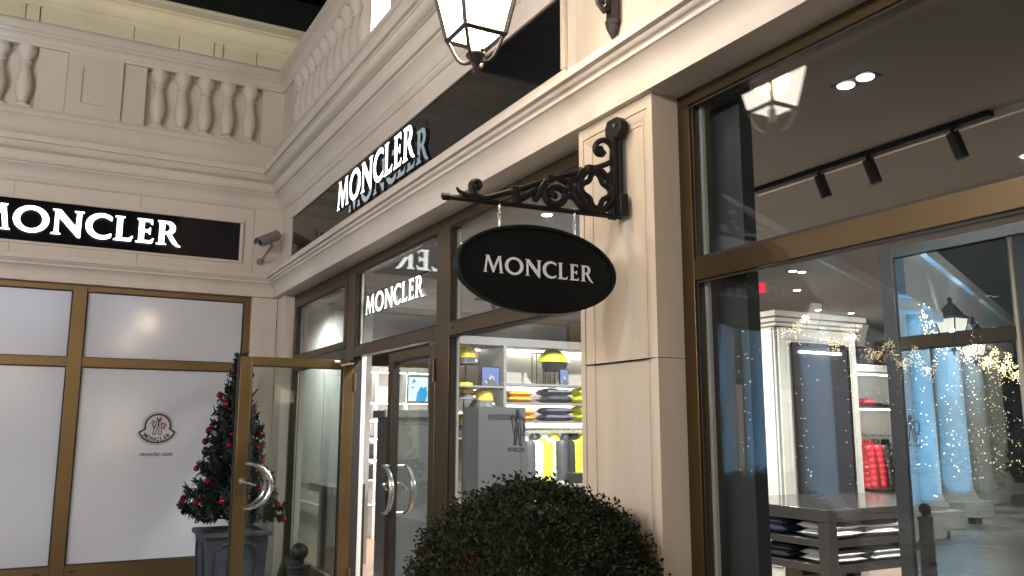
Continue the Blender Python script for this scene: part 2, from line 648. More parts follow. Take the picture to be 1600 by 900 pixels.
def inset(mb, o, u, v, n, w, h, border, mw, dep, thick):
    """panelled face: o corner, u,v axes, n outward; border=(l,r,b,t); mw moulding width; depth of field"""
    o, u, v, n = Vector(o), Vector(u), Vector(v), Vector(n)

    def P(a, b, c):
        return o + u * a + v * b + n * c
    l, r, b, t = border
    ml, mr, mbm, mt = [mw if q > 0 else 0 for q in border]
    loops = [(0, 0, 0, 0, -thick), (0, 0, 0, 0, 0), (l, r, b, t, 0), (l, r, b, t, -dep * .35),
             (l + ml * .18, r + mr * .18, b + mbm * .18, t + mt * .18, -dep * .30), (l + ml * .55, r + mr * .55, b + mbm * .55, t + mt * .55, -dep * .55),
             (l + ml * .8, r + mr * .8, b + mbm * .8, t + mt * .8, -dep * .9), (l + ml * .8, r + mr * .8, b + mbm * .8, t + mt * .8, -dep * .75),
             (l + ml, r + mr, b + mbm, t + mt, -dep * .75), (l + ml, r + mr, b + mbm, t + mt, -dep)]
    vs = []
    for a, c, d, e, k in loops:
        vs += [P(a, d, k), P(w - c, d, k), P(w - c, h - e, k), P(a, h - e, k)]
    fs = []
    for i in range(len(loops) - 1):
        for k in range(4):
            fs.append((i * 4 + k, i * 4 + (k + 1) % 4, (i + 1) * 4 + (k + 1) % 4, (i + 1) * 4 + k))
    q = (len(loops) - 1) * 4
    fs.append((q, q + 1, q + 2, q + 3))
    fs.append((0, 3, 2, 1))
    mb.add(vs, fs)
    return mb


# pilaster of wing B between the doors and the big window: two stone courses, panelled
JZ = 1.895
for z0, z1, bd in ((0.14, JZ - .0015, (.035, .035, .12, 0)), (JZ + .0015, 3.074, (.035, .035, 0, .06))):
    mb = inset(MB(), (2.25, 3.40, z0), (0, -1, 0), (0, 0, 1), (-1, 0, 0), .585, z1 - z0, bd, .060, .020, .30)
    obj('pilaster_block', mb, creamd, wingB, recalc=False, bev=.0)
obj('pilaster_base', MB().box(2.235, 2.55, 2.80, 3.415, 0, .139), creamd, wingB, bev=.006)
# corner pilasters
obj('corner_pilaster', MB().box(1.9895, 2.276, YF - .03, YF + .3, 0, 3.0735), cream, wingA, bev=.004)
obj('corner_pilaster', MB().box(2.281, 2.55, 9.472, YF - .032, 0, 3.0735), cream, wingB, bev=.004)
# end pilasters out of view
obj('corner_pilaster', MB().box(XL, -1.9, YF - .03, YF + .3, 0, 3.0735), cream, wingA, bev=.004)
obj('pilaster_block', MB().box(2.25, 2.55, -3.2, -2.6, 0, 3.0735), creamd, wingB, bev=.004)
obj('wall', MB().box(2.294, 2.55, YE, -3.2, 0, 3.0735), creamd, wingB)


# ------------------------------------------------------------------ windows of wing A
def sub(name, mb, m, parent, bev=0.002):
    return obj(name, mb, m, parent, bev=bev)


YW = YF + .012
for k, (xa, xb, right) in enumerate(((-1.445, .17, False), (.303, 1.918, True))):
    wn = obj('window', MB().box(xa - (.0655 if True else 0), xa, YW, YW + .10, .2, 3.0), gasket, wingA)
    # (thin black rebate behind the frame; the frame bars, panes and slots are its pieces)
    me = MB()
    me.box(xa - .001, xb + .001, YW + .068, YW + .075, .2, 3.03)
    bpy.data.objects.remove(wn)
    wn = obj('window', me, gasket, wingA)
    for za, zb in ((.225, 2.219), (2.313, 3.011)):
        sub('pane', MB().box(xa + .012, xb - .012, YW + .045, YW + .060, za + .010, zb - .010), frost, wn, bev=0)
        e = MB()
        e.box(xa, xa + .008, YW + .012, YW + .062, za, zb)
        e.box(xb - .008, xb, YW + .012, YW + .062, za, zb)
        e.box(xa + .008, xb - .008, YW + .012, YW + .062, za, za + .007)
        e.box(xa + .008, xb - .008, YW + .012, YW + .062, zb - .007, zb)
        sub('gasket', e, gasket, wn, bev=0)
    # frame bars
    sub('top_rail', MB().box(xa + .0, xb - .0, YW, YW + .066, 3.011, 3.0715), bronze, wn)
    sub('transom_rail', MB().box(xa, xb, YW + .002, YW + .064, 2.219, 2.313), bronze, wn)
    sub('bottom_rail', MB().box(xa, xb, YW, YW + .066, .0, .225), bronze, wn)
    if right:
        sub('jamb', MB().box(xb, xb + .070, YW - .001, YW + .067, 0, 3.0718), bronze, wn)
        sub('mullion', MB().box(.17, .303, YW - .003, YW + .068, 0, 3.0718), bronze, wn, bev=.004)
        sub('drain_slot', MB().box(.345, .405, YW - .0012, YW + .004, .158, .176), gasket, wn, bev=0)
    else:
        sub('jamb', MB().box(xa - .45, xa, YW - .001, YW + .067, 0, 3.0718), bronze, wn)
        sub('drain_slot', MB().box(.030, .090, YW - .0012, YW + .004, .152, .170), gasket, wn, bev=0)

# round-headed emblem sticker on the frosted pane
YS = YW + .0445
tilt = 0.0
stk = thing('window_sticker', 'round bell shaped emblem sticker on the white frosted window', 'sticker', (1.085, YS, 1.58))


def emb(px, py):
    """emblem drawing units (from its centre) to the pane"""
    k = .353 / 482.0
    return (1.085 + (px - 431) * k, YS, 1.585 - (py - 435) * k)


outline = [(190, 490), (262, 447), (272, 432)] + [(437 + 172 * math.cos(math.radians(a)), 404 - 172 * math.sin(math.radians(a))) for a in range(190, -11, -10)] + \
    [(598, 435), (608, 447), (672, 490)] + [(431 + 241 * math.cos(math.radians(t)), 455 + 182 * math.sin(math.radians(t))) for t in range(16, 165, 9)]
ctr = (431, 440)
halo = [(ctr[0] + (x - ctr[0]) * 1.0 + 42 * (x - ctr[0]) / math.hypot(x - ctr[0], y - ctr[1]), y + 42 * (y - ctr[1]) / math.hypot(x - ctr[0], y - ctr[1])) for x, y in outline]
halom = mat('sticker_backing', (0.36, 0.36, 0.35), 0.5, var=0.02)
innerm = mat('sticker_white', (0.50, 0.49, 0.50), 0.5, var=0.02)
inkm = mat('sticker_ink', (0.012, 0.012, 0.014), 0.5)
redink = mat('sticker_red', (0.36, 0.02, 0.05), 0.5)


def flat(pts, d0, d1):
    mb = MB()
    a = [(p[0], p[1] - d0, p[2]) for p in pts]
    b = [(p[0], p[1] - d1, p[2]) for p in pts]
    return mb.prism(a, b)


obj('sticker_backing', flat([emb(*p) for p in halo], 0.0, .0012), halom, stk)
obj('sticker_field', flat([emb(*p) for p in outline], .0014, .0022), innerm, stk)


def stroke(mb, pts, wdt, off, closed=False):
    """flat ribbon of constant width in the emblem plane"""
    L = len(pts)
    for i in range(L if closed else L - 1):
        a, b = Vector(pts[i]), Vector(pts[(i + 1) % L])
        d = (b - a)
        if d.length < 1e-6:
            continue
        d.normalize()
        nn = Vector((-d.y, d.x)) * wdt / 2
        a2, b2 = a - d * wdt * .4, b + d * wdt * .4
        q = [emb(*(a2 + nn)), emb(*(b2 + nn)), emb(*(b2 - nn)), emb(*(a2 - nn))]
        mb.prism([(p[0], p[1] - off, p[2]) for p in q], [(p[0], p[1] - off - .0006 - .00003 * (i % 5), p[2]) for p in q])
    return mb


obj('sticker_outline', stroke(MB(), outline, 23, .0024, True), inkm, stk)
mm = MB()
for pl in ([(370, 520), (428, 275)], [(408, 520), (452, 300)], [(428, 275), (452, 395), (452, 520)], [(470, 268), (438, 400)], [(470, 268), (492, 520)],
           [(370, 520), (408, 520)], [(452, 520), (492, 520)],
           [(345, 362), (372, 318), (388, 345), (362, 372), (382, 432), (398, 380)]):
    stroke(mm, pl, 11, .0024)
obj('crest_letter', mm, inkm, stk)
obj('crest_comb', stroke(MB(), [(484, 372), (512, 362), (540, 376), (536, 402), (518, 400), (522, 436), (500, 430)], 19, .0026), redink, stk)


for k, ch in enumerate(WORD):
    # bold capitals along the lower arc of the emblem
    tt_ = [.055, .215, .375, .525, .655, .785, .925][k]
    ang = math.radians(152 - 124 * tt_)
    px, py = 431 + 192 * math.cos(ang), 452 + 140 * math.sin(ang)
    p = emb(px, py)

    M_ = Matrix.Translation((p[0], p[1] - .0028, p[2])) @ Matrix.Rotation(math.pi / 2, 4, 'X') @ Matrix.Rotation(-(ang - math.pi / 2) * .72, 4, 'Z') @ Matrix.Translation((0, -.019, 0))
    text_mesh(ch, .056, 'letter', inkm, stk, M_, bold=.035)
web = text_mesh('moncler.com', .062, 'window_lettering', inkm, None, Matrix.Translation((1.093, YS - .001, 1.295)) @ Matrix.Rotation(math.pi / 2, 4, 'X'), bold=.016)
tag(web, 'small dark web address lettering below the emblem on the frosted window', 'lettering')

# ------------------------------------------------------------------ windows and doors of wing B
XW = 2.394                     # front face of the frames


def frame_box(y0, y1, z0, z1, d0=0.0, d1=.085):
    return MB().box(XW + d0, XW + d1, y0, y1, z0, z1)


def window_b(y0, y1, z0, z1, bars, label=None, sash=0.0, mat_pane=glass, rec=.044):
    """a glazed opening: pane first, then frame bars as its pieces"""
    wn = obj('window', MB().box(XW + rec, XW + rec + .008, y0 + .004, y1 - .004, z0 + .004, z1 - .004), mat_pane, wingB)
    if label:
        wn['label'] = label
    gk = MB()
    t = .009
    gk.box(XW + .012, XW + rec - .004, y0, y0 + t, z0, z1)
    gk.box(XW + .012, XW + rec - .004, y1 - t, y1, z0, z1)
    gk.box(XW + .012, XW + rec - .004, y0 + t, y1 - t, z0, z0 + t)
    gk.box(XW + .012, XW + rec - .004, y0 + t, y1 - t, z1 - t, z1)
    sub('gasket', gk, gasket, wn, bev=0)
    sb = MB()
    sb.box(XW + .055, XW + .072, y0, y0 + .02, z0, z1)
    sb.box(XW + .055, XW + .072, y1 - .02, y1, z0, z1)
    sub('glazing_bead', sb, satin, wn, bev=0)
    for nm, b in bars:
        sub(nm, frame_box(*b), bronze_shaded, wn, bev=.003)
    if sash:
        s = MB()
        d0, d1 = -.004, .050
        s.box(XW + d0, XW + d1, y0 - sash, y0, z0 - sash, z1 + sash)
        s.box(XW + d0, XW + d1, y1, y1 + sash, z0 - sash, z1 + sash)
        s.box(XW + d0, XW + d1, y0, y1, z0 - sash, z0)
        s.box(XW + d0, XW + d1, y0, y1, z1, z1 + sash)
        sub('sash', s, bronze_shaded, wn, bev=.003)
    return wn


YA0, YA1 = 3.36, 9.471         # the doors' bay behind the pilasters
T0, T1 = 2.222, 2.312          # transom rail
w1 = window_b(7.62, 9.37, 2.385, 2.925, [('top_rail', (7.54, YA1, 2.99, 3.0715)), ('jamb', (9.43, YA1, 0, 2.989)),
                                        ('transom_rail', (7.541, 9.429, T0, T1))], sash=.062)
w2 = window_b(5.48, 7.31, T1 + .004, 2.989, [('top_rail', (5.48, 7.31, 2.99, 3.0715)), ('mullion', (7.312, 7.538, 0, 3.0717)), ('transom_rail', (5.48, 7.31, T0, T1))])
w3 = window_b(3.44, 5.252, T1 + .004, 2.989, [('top_rail', (3.36, 5.252, 2.99, 3.0715)), ('mullion', (5.254, 5.478, 0, 3.0717)), ('transom_rail', (3.36, 5.252, T0, T1))])
w4 = window_b(3.44, 5.252, .24, T0 - .002, [('bottom_rail', (3.36, 5.252, 0, .238)), ('jamb', (3.36, 3.438, .239, 2.221))])
w5 = window_b(7.541, 9.43, .24, T0 - .002, [('bottom_rail', (7.541, 9.43, 0, .238))])
# keyhole plugs on the transom
obj('frame_plug', MB().lathe([(.011, -.004), (.013, -.003), (.013, .004)], (XW, 5.19, 2.275), 10, axis='x'), gasket, w3)
obj('frame_plug', MB().lathe([(.011, -.004), (.013, -.003), (.013, .004)], (XW, 7.66, 2.268), 10, axis='x'), gasket, w1)
TR = 3.012
# big window right of the pilaster
w6 = window_b(-2.52, 2.735, T1 + .006, TR, [('top_rail', (-2.6, 2.814, TR + .002, 3.0715)), ('jamb', (2.737, 2.8145, 0, TR + .001)), ('transom_rail', (-2.6, 2.736, T0, T1 + .004))], rec=.024)
w7 = window_b(-2.52, 2.735, .40, T0 - .002, [('bottom_rail', (-2.6, 2.736, 0, .398)), ('jamb', (-2.6, -2.521, .399, 2.221))], rec=.024)


# crest outlines stuck on the clear panes
def crest(y, z, k, label):
    """line drawn crest: a tall narrow letter with a beak and a comb; units in cm*k"""
    t = thing('window_sticker', label, 'sticker', (XW + .043, y, z))
    mb = MB()
    xx = XW + .042

    def ln(pts, wd=.0034 * 1.3):
        q = [(xx, y - a * k, z + b * k) for a, b in pts]
        for i in range(len(q) - 1):
            mb.tube([q[i], q[i + 1]], wd, 5)
    ln([(-.055, -.125), (-.012, .125), (.0, .06), (.012, .125), (.055, -.125), (.028, -.125), (.0, .04), (-.028, -.125), (-.055, -.125)])
    obj('crest_letter', mb, inkm, t)
    mb = MB()
    ln([(-.045, -.07), (-.07, -.01), (-.085, .045), (-.10, .065), (-.075, .085), (-.06, .055), (-.03, .03)])
    ln([(.03, .05), (.075, .065), (.10, .03), (.085, .0), (.10, -.02), (.075, -.035), (.09, -.06), (.05, -.055)])
    obj('crest_comb', mb, inkm, t)
    return t


c1 = crest(4.36, 1.605, .82, 'thin black crest outline on the clear window beside the doors')
text_sm = thing('window_lettering', 'tiny dark lettering under the crest on the window beside the doors', 'lettering', (XW + .043, 4.38, 1.47))
put_letters(text_sm, (XW + .0415, 4.38 + .10, 1.462), (0, -1, 0), (0, 0, 1), .024, .001, [inkm], width=.20)


# door leaves
def handle_arc(mb, c, u, v, w_, h_, n=14):
    """crescent pull: thick in the middle, thin at its two fixings"""
    c, u, v = Vector(c), Vector(u), Vector(v)
    pts, rr = [], []
    for i in range(n + 1):
        a = -math.pi / 2 + math.pi * i / n
        pts.append(c + u * (w_ * math.cos(a)) + v * (h_ / 2 * math.sin(a)))
        rr.append(.009 + .013 * math.cos(a) ** 1.0)
    mb.tube(pts, rr, 10)


def door_leaf(o, u, n, width, label, bronze=bronze):
    """o hinge bottom corner, u towards the free edge, n = outward face normal"""
    o, u, n = Vector(o), Vector(u), Vector(n)
    z = Vector((0, 0, 1))

    def B(mb, a0, a1, h0, h1, d0, d1):
        vs = [o + u * a + n * d + z * h for a in (a0, a1) for d in (d0, d1) for h in (h0, h1)]
        return mb.add(vs, [(0, 1, 3, 2), (4, 6, 7, 5), (0, 4, 5, 1), (2, 3, 7, 6), (0, 2, 6, 4), (1, 5, 7, 3)])
    H = 2.188
    st = .098
    d = obj('door', B(MB(), st - .004, width - st + .004, .206, H - .070, -.036, -.028), glassd, wingB)
    d['label'] = label
    sub('stile', B(MB(), 0, st, .012, H, -.064, 0), bronze, d, bev=.004)
    sub('stile', B(MB(), width - st, width, .012, H, -.064, 0), bronze, d, bev=.004)
    sub('top_rail', B(MB(), st, width - st, H - .074, H, -.062, -.002), bronze, d, bev=.004)
    sub('bottom_rail', B(MB(), st, width - st, .012, .21, -.062, -.002), bronze, d, bev=.004)
    e = MB()
    B(e, width, width + .012, .012, H, -.060, -.006)
    sub('edge_seal', e, gasket, d, bev=0)
    gk = MB()
    for a0, a1, h0, h1 in ((st, st + .008, .21, H - .074), (width - st - .008, width - st, .21, H - .074), (st + .008, width - st - .008, H - .082, H - .074)):
        B(gk, a0, a1, h0, h1, -.058, -.006)
    sub('gasket', gk, gasket, d, bev=0)
    for s in (1, -1):
        off = (.055 if s > 0 else -.120)
        mb = MB()
        c = o + u * (width - .085) + n * off + z * 1.125
        handle_arc(mb, c, -u, z, .20, .36)
        for hh in (.945, 1.305):
            b0 = o + u * (width - .085) + z * hh
            mb.tube([b0 + n * (0 if s > 0 else -.064), b0 + n * off], .011, 8)
        sub('handle', mb, silver, d, bev=0)
        mb = MB()
        b0 = o + u * (width - .055) + z * 1.165
        mb.tube([b0 + n * (0 if s > 0 else -.064), b0 + n * (.010 if s > 0 else -.074)], .026, 14)
        mb.tube([b0 + n * (.01 if s > 0 else -.074), b0 + n * (.045 if s > 0 else -.105), b0 + n * (.050 if s > 0 else -.11) - u * .11 - z * .035], .0095, 8)
        sub('lever', mb, silver, d, bev=0)
    hg = MB()
    for hh in (.25, 1.92):
        c = o - u * .008 + n * .012 + z * hh
        hg.tube([c, c + z * .16], .012, 8)
    sub('hinge', hg, bronze, d, bev=0)
    return d


leaf1 = door_leaf((XW - .002, 7.262, 0), (-1, 0, 0), (0, -1, 0), .985, 'glass door leaf standing open')
cl = MB()
cl.tube([(XW - .02, 7.245, 2.165), (2.20, 7.235, 2.172)], .014, 6)
cl.tube([(2.34, 7.235, 2.165), (2.25, 7.22, 2.15)], .02, 8)
obj('door_closer', cl, silver, leaf1)
leaf2 = door_leaf((XW + .003, 5.492, 0), (0, 1, 0), (-1, 0, 0), .93, 'closed glass door leaf', bronze_shaded)
# rebate strips of the open doorway
dj = MB()
dj.box(XW + .006, XW + .08, 7.298, 7.311, 0, 2.22)
obj('door_jamb', dj, gasket, wingB)
obj('door_jamb', MB().box(XW + .086, XW + .125, 7.314, 7.40, 0, 2.30), wallw, wingB)
hp = MB()
for zz in (2.02, 1.02, .18):
    hp.box(XW - .012, XW + .004, 7.285, 7.330, zz, zz + .14)
    hp.tube([(XW - .016, 7.300, zz + .005), (XW - .016, 7.300, zz + .135)], .009, 8)
obj('door_hinge', hp, silver, wingB)

# ------------------------------------------------------------------ illuminated fascia signs
sgA = thing('shop_sign', 'long black fascia sign with glowing white letters above the frosted windows', 'sign', (0.18, YF, 3.7))
obj('board', MB().box(-1.45, 1.815, YF - .010, YF - .001, 3.485, 3.92), gloss, sgA)
fr = MB()
for x0, x1, z0, z1, d in ((-1.49, 1.855, 3.921, 3.958, .026), (-1.49, 1.855, 3.455, 3.484, .020), (-1.49, -1.451, 3.4845, 3.9205, .0255), (1.816, 1.855, 3.4845, 3.9205, .0255)):
    fr.box(x0, x1, YF - d, YF - .0005, z0, z1)
obj('sign_frame', fr, cream, sgA, bev=.004)
put_letters(sgA, (-.80, YF - .052, 3.572), (1, 0, 0), (0, 0, 1), .268, .034, [let_front, let_side, let_back], width=1.97)

sgB = thing('shop_sign', 'long black fascia sign with glowing letters over the open glass doors', 'sign', (XF, 6.4, 3.7))
obj('board', MB().box(XF - .010, XF - .001, 3.60, 9.28, 3.485, 3.92), gloss, sgB)
fr = MB()
for y0, y1, z0, z1, d in ((3.562, 9.32, 3.921, 3.958, .026), (3.562, 9.32, 3.455, 3.484, .018), (3.562, 3.599, 3.4845, 3.9205, .0255), (9.281, 9.32, 3.4845, 3.9205, .0255)):
    fr.box(XF - d, XF - .0005, y0, y1, z0, z1)
obj('sign_frame', fr, cream, sgB, bev=.004)
put_letters(sgB, (XF - .064, 7.37, 3.557), (0, -1, 0), (0, 0, 1), .266, .034, [let_front, let_side, let_back], width=1.86)

# added glowing letters standing in for a ghost reflection in the transom glass
sgC = thing('shop_sign', 'small glowing letters standing in for a reflected sign behind the transom glass over the doors', 'sign', (2.8, 7.4, 2.82))
put_letters(sgC, (2.80, 8.16, 2.725), (0, -1, 0), (0, 0, 1), .19, .03, [let_front, let_side, let_back], width=1.50)
obj('hanging_rail', MB().box(2.816, 2.836, 6.6, 8.2, 2.925, 2.945), greypan, sgC)
hr = MB()
for yy in (6.7, 8.1):
    hr.tube([(2.826, yy, 2.94), (2.826, yy, 3.3)], .004, 6)
obj('hanging_wire', hr, silver, sgC)

# ------------------------------------------------------------------ balustrades
bal_prof = [(.078, 0), (.072, .03), (.060, .036), (.066, .055), (.058, .075), (.046, .085), (.062, .13), (.080, .20), (.086, .26), (.078, .33), (.058, .42),
            (.047, .475), (.046, .50), (.062, .51), (.064, .53), (.050, .54), (.058, .565), (.084, .61), (.096, .63), (.098, .655), (.088, .66), (.088, .70)]
zb = 4.872


def make_balustrade(par, sw, along, wall_fn):
    obj('plinth', sw(plinth_prof), cream, par, recalc=False)
    obj('handrail', sw(rail_prof), cream, par, recalc=False)


bA = thing('balustrade', 'cream roof terrace balustrade with turned balusters above the frosted windows', 'balustrade', (0, YF, 4.87))
bB = thing('balustrade', 'cream balustrade running along the roof edge over the glass doors', 'balustrade', (XF, 3, 4.87))
make_balustrade(bA, sweep_a, None, None)
make_balustrade(bB, sweep_b, None, None)
obj('backing_wall', MB().box(XL, XF + .12, YF + .030, YF + .165, 4.873, 5.567), cream, bA)
obj('backing_wall', MB().box(XF + .030, XF + .165, YE, YF + .029, 4.873, 5.567), cream, bB)


def baluster(x, y, par):
    mb = MB().lathe([(r, h) for r, h in bal_prof], (0, 0, 0), 18)
    mb.box(-.082, .082, -.082, .082, -.002, .032)
    return mb


proto = None
for x in [.85, 1.10, 1.35, 1.60, 1.85, -.46, -.70, -.95, -1.2]:
    if proto is None:
        proto = obj('baluster', baluster(0, 0, None), cream, bA, org=(0, 0, 0))
        proto.matrix_parent_inverse = Matrix.Translation(-Vector(bA.location))
        o = proto
    else:
        o = proto.copy()
        C.objects.link(o)
    o.location = (x, YF - .008, zb)
# plain dies and panelled pedestal
obj('die', MB().box(-.348, -.072, YF - .055, YF + .10, zb, 5.567), cream, bA, bev=.004)
obj('die', MB().box(.473, .712, YF - .055, YF + .10, zb, 5.567), cream, bA, bev=.004)
obj('die', MB().box(1.985, XF + .06, YF - .050, YF + .10, zb, 5.567), cream, bA, bev=.004)
mb = inset(MB(), (-.07, YF - .085, zb), (1, 0, 0), (0, 0, 1), (0, -1, 0), .54, .694, (.14, .14, .15, .13), .02, .016, .18)
obj('pedestal', mb, cream, bA, recalc=False)
yb = 9.15
while yb > 6.65:
    o = proto.copy()
    C.objects.link(o)
    o.parent = bB
    o.matrix_parent_inverse = Matrix.Translation(-Vector(bB.location))
    o.location = (XF - .008, yb, zb)
    yb -= .25
obj('die', MB().box(XF - .055, XF + .10, 9.30, YF - .056, zb, 5.567), cream, bB, bev=.004)
obj('die', MB().box(XF - .085, XF + .10, 5.50, 6.10, zb, 5.567), cream, bB, bev=.004)
obj('die', MB().box(XF - .055, XF + .10, YE, 5.499, zb, 5.567), cream, bB, bev=.004)
lbm = emission('light_box_glow', (1.0, 0.96, 0.90), 4.0)
lb = thing('light_box', 'bright white lit panel standing upright in the balustrade over the doors', 'light', (XF - .07, 6.33, 4.9))
obj('glowing_face', MB().box(XF - .085, XF - .06, 6.125, 6.560, zb + .02, 5.55), lbm, lb)
obj('casing', MB().box(XF - .0595, XF - .02, 6.115, 6.570, zb, 5.566), cream, lb)

# ------------------------------------------------------------------ upper storey behind the terrace
up = thing('terrace_wall', 'warm lit plaster wall of the set-back upper storey under a dark roof', 'wall', (1, 12, 4.9))
xs = [-4.5, -2.2, -.62, -.46, .67, 1.25, 1.72, 1.84, 2.32, 3.6, 5.2, 7.0]
for i, (a, b) in enumerate(zip(xs, xs[1:])):
    pr = .035 if (b - a) < .2 else 0.0
    obj('wall_panel', MB().box(a + .004, b - .004, 12 - pr, 12.2, 4.9, 7.05), yellowish, up, bev=.004)
cp = [(0, 7.03), (.04, 7.03), (.05, 7.08), (.05, 7.10)] + curve_pts((.055, 7.105), (.16, 7.23), .12, 6) + [(.18, 7.235), (.18, 7.26), (.23, 7.265), (.23, 7.36), (.25, 7.365), (.25, 7.39), (-.3, 7.41)]
n = len(cp)
mb = MB().add([(-4.5, 12 - d, z) for d, z in cp] + [(7.0, 12 - d, z) for d, z in cp], [(i, i + 1, n + i + 1, n + i) for i in range(n - 1)])
obj('cornice', mb, yellowish, up, recalc=False)
rf = MB().prism([(-4.5, 11.9, 7.415), (-4.5, 12.5, 8.25), (-4.5, 18, 8.25), (-4.5, 18, 7.415)], [(7, 11.9, 7.415), (7, 12.5, 8.25), (7, 18, 8.25), (7, 18, 7.415)])
obj('roof', rf, slate, up)
tf = struct('terrace', MB().box(-4.5, 7.5, YF + .46, 12.2, 4.70, 4.86), creamd, 'flat roof terrace floor behind the balustrade')
for k, xx in enumerate((-1.2, .9, 2.6)):
    fl = thing('floodlight', 'terrace floodlight shining up the wall ' + ('behind the panelled pedestal', 'behind the five balusters', 'behind the corner of the balustrades')[k], 'lamp', (xx, 10.9, 4.86), 'floodlights on the terrace')
    obj('housing', MB().box(xx - .1, xx + .1, 10.85, 10.95, 4.90, 5.02), blackm, fl, bev=.01)
    obj('bracket', MB().box(xx - .02, xx + .02, 10.88, 10.92, 4.86, 4.90), blackm, fl)
    light('flood', 'SPOT', (xx, 10.97, 5.05), 52, (1.0, .87, .58), .05, fl, (math.radians(150), 0, 0), 130, .8)

# ------------------------------------------------------------------ lanterns


def lantern(x, y, z, label, group, energy, col=WARM, bracket=None, sc=1.0, cat='lantern', sh=None):
    """tapered four-sided street lantern; z = underside of the glazed cage"""
    t = thing('wall_lantern' if bracket else 'lantern', label, cat, (x, y, z), group)
    b, tp, h = .095 * sc, .163 * sc, .37 * sc

    def cage(s, zz, e=1.0):
        return [(x + sx * s, y + sy * s, zz) for sx, sy in ((-1, -1), (1, -1), (1, 1), (-1, 1))]
    lo, hi = cage(b, z), cage(tp, z + h)
    for i in range(4):
        j = (i + 1) % 4
        q = [Vector(lo[i]), Vector(lo[j]), Vector(hi[j]), Vector(hi[i])]
        c = sum(q, Vector()) / 4
        nn = (Vector((c.x - x, c.y - y, 0))).normalized() * .002
        obj('pane', MB().prism([p for p in q], [p - nn for p in q]), lanternd if 'arcade' in group else lanternm, t)
    fr = MB()
    for i in range(4):
        fr.tube([lo[i], hi[i]], .0125 * sc, 4)
        fr.tube([lo[i], lo[(i + 1) % 4]], .0135 * sc, 4)
        fr.tube([hi[i], hi[(i + 1) % 4]], .012 * sc, 4)
    obj('cage', fr, ironl, t, bev=0)
    # roof with a finial
    rf = MB()
    rf.lathe([(tp * 1.52, h + .0), (tp * 1.52, h + .02 * sc), (tp * 1.1, h + .06 * sc), (tp * .72, h + .14 * sc), (tp * .45, h + .20 * sc), (.035 * sc, h + .235 * sc), (.03 * sc, h + .27 * sc), (.045 * sc, h + .29 * sc), (.01, h + .33 * sc)], (x, y, z), 4, a0=math.pi / 4)
    obj('roof', rf, ironl, t)
    # lower scrolled stays, cup and drop
    st = MB()
    for i in range(4):
        p = Vector(lo[i])
        c = Vector((x, y, z))
        pts = []
        for k in range(9):
            a = k / 8
            rad = b * 1.414 * (1 - a * .80) + .018 * sc * math.sin(math.pi * a)
            zz = z - .115 * sc * (a ** .75) + .018 * sc * math.sin(2 * math.pi * a)
            d = (p - c).normalized()
            pts.append((x + d.x * rad, y + d.y * rad, zz))
        st.tube(pts, .0082 * sc, 6)
    obj('stay', st, ironl, t)
    cp_ = MB().lathe([(.012 * sc, -.165 * sc), (.016 * sc, -.155 * sc), (.010 * sc, -.145 * sc), (.014 * sc, -.135 * sc), (.030 * sc, -.105 * sc), (.036 * sc, -.095 * sc), (.044 * sc, -.088 * sc), (.044 * sc, -.080 * sc), (.02 * sc, -.078 * sc)], (x, y, z), 12)
    cp_.sphere((x, y, z - .170 * sc), .010 * sc, 8, 6)
    obj('cup', cp_, ironl, t)
    ca = MB().lathe([(.022 * sc, -.078 * sc), (.022 * sc, .005 * sc), (.014 * sc, .008 * sc), (.014 * sc, .035 * sc)], (x, y, z), 12)
    obj('candle', ca, white_paint, t)
    bu = MB()
    for k in range(3):
        a = 2.1 * k
        bu.sphere((x + .045 * sc * math.cos(a), y + .045 * sc * math.sin(a), z + .13 * sc), .022 * sc, 8, 6, sz=1.3)
    obj('bulb', bu, bulbm, t)
    light('lantern_light', 'POINT', (x, y, z + h * .5), energy, col, (.30 if cat == 'street lamp' else .035 if 'arcade' in group else .10), t)
    if bracket:
        bx = bracket               # wall plane
        zt = z + h + .30 * sc
        br = MB()
        # wall post with pointed foot and double bar
        for dy in (-.016, .016):
            br.tube([(bx - .024, y + dy * 1.3, z + .235), (bx - .024, y + dy * 1.3, zt + .35)], .024, 4, flat=(1, 1, 0))
        br.tube([(bx - .024, y, z + .26), (bx - .024, y, z + .22), (bx - .024, y, z + .165)], [.040, .032, .006], 6)
        # arm and its scrolls
        br.tube([(bx - .03, y, zt + .18), (x + .1, y, zt + .18), (x, y, zt + .16), (x, y, zt - .02)], .013, 8)

        def spiral(cx, cz, r0, r1, a0, a1, nn=18):
            return [(cx + (r0 + (r1 - r0) * i / nn) * math.cos(a0 + (a1 - a0) * i / nn), y, cz + (r0 + (r1 - r0) * i / nn) * math.sin(a0 + (a1 - a0) * i / nn)) for i in range(nn + 1)]
        br.tube([(bx - .03, y, z + .40), (bx - .09, y, z + .435), (bx - .20, y, z + .50), (bx - .32, y, z + .62), (bx - .44, y, zt + .17)], .020, 8)
        br.tube([(bx - .035, y, z + .325), (bx - .075, y, z + .30), (bx - .105, y, z + .33), (bx - .125, y, z + .40), (bx - .15, y, z + .445), (bx - .175, y, z + .43), (bx - .165, y, z + .415)], [.014, .015, .014, .013, .013, .014, .017], 8)
        br.tube(spiral(bx - .072, z + .355, .034, .010, -1.2, 4.6), .013, 8)
        br.tube(spiral(bx - .13, z + .56, .075, .02, -2.0, 5.0), .016, 8)
        br.tube([(bx - .03, y, z + .50), (bx - .09, y, z + .60), (bx - .14, y, z + .64)], .010, 8)
        obj('bracket', br, ironl, t)
    return t


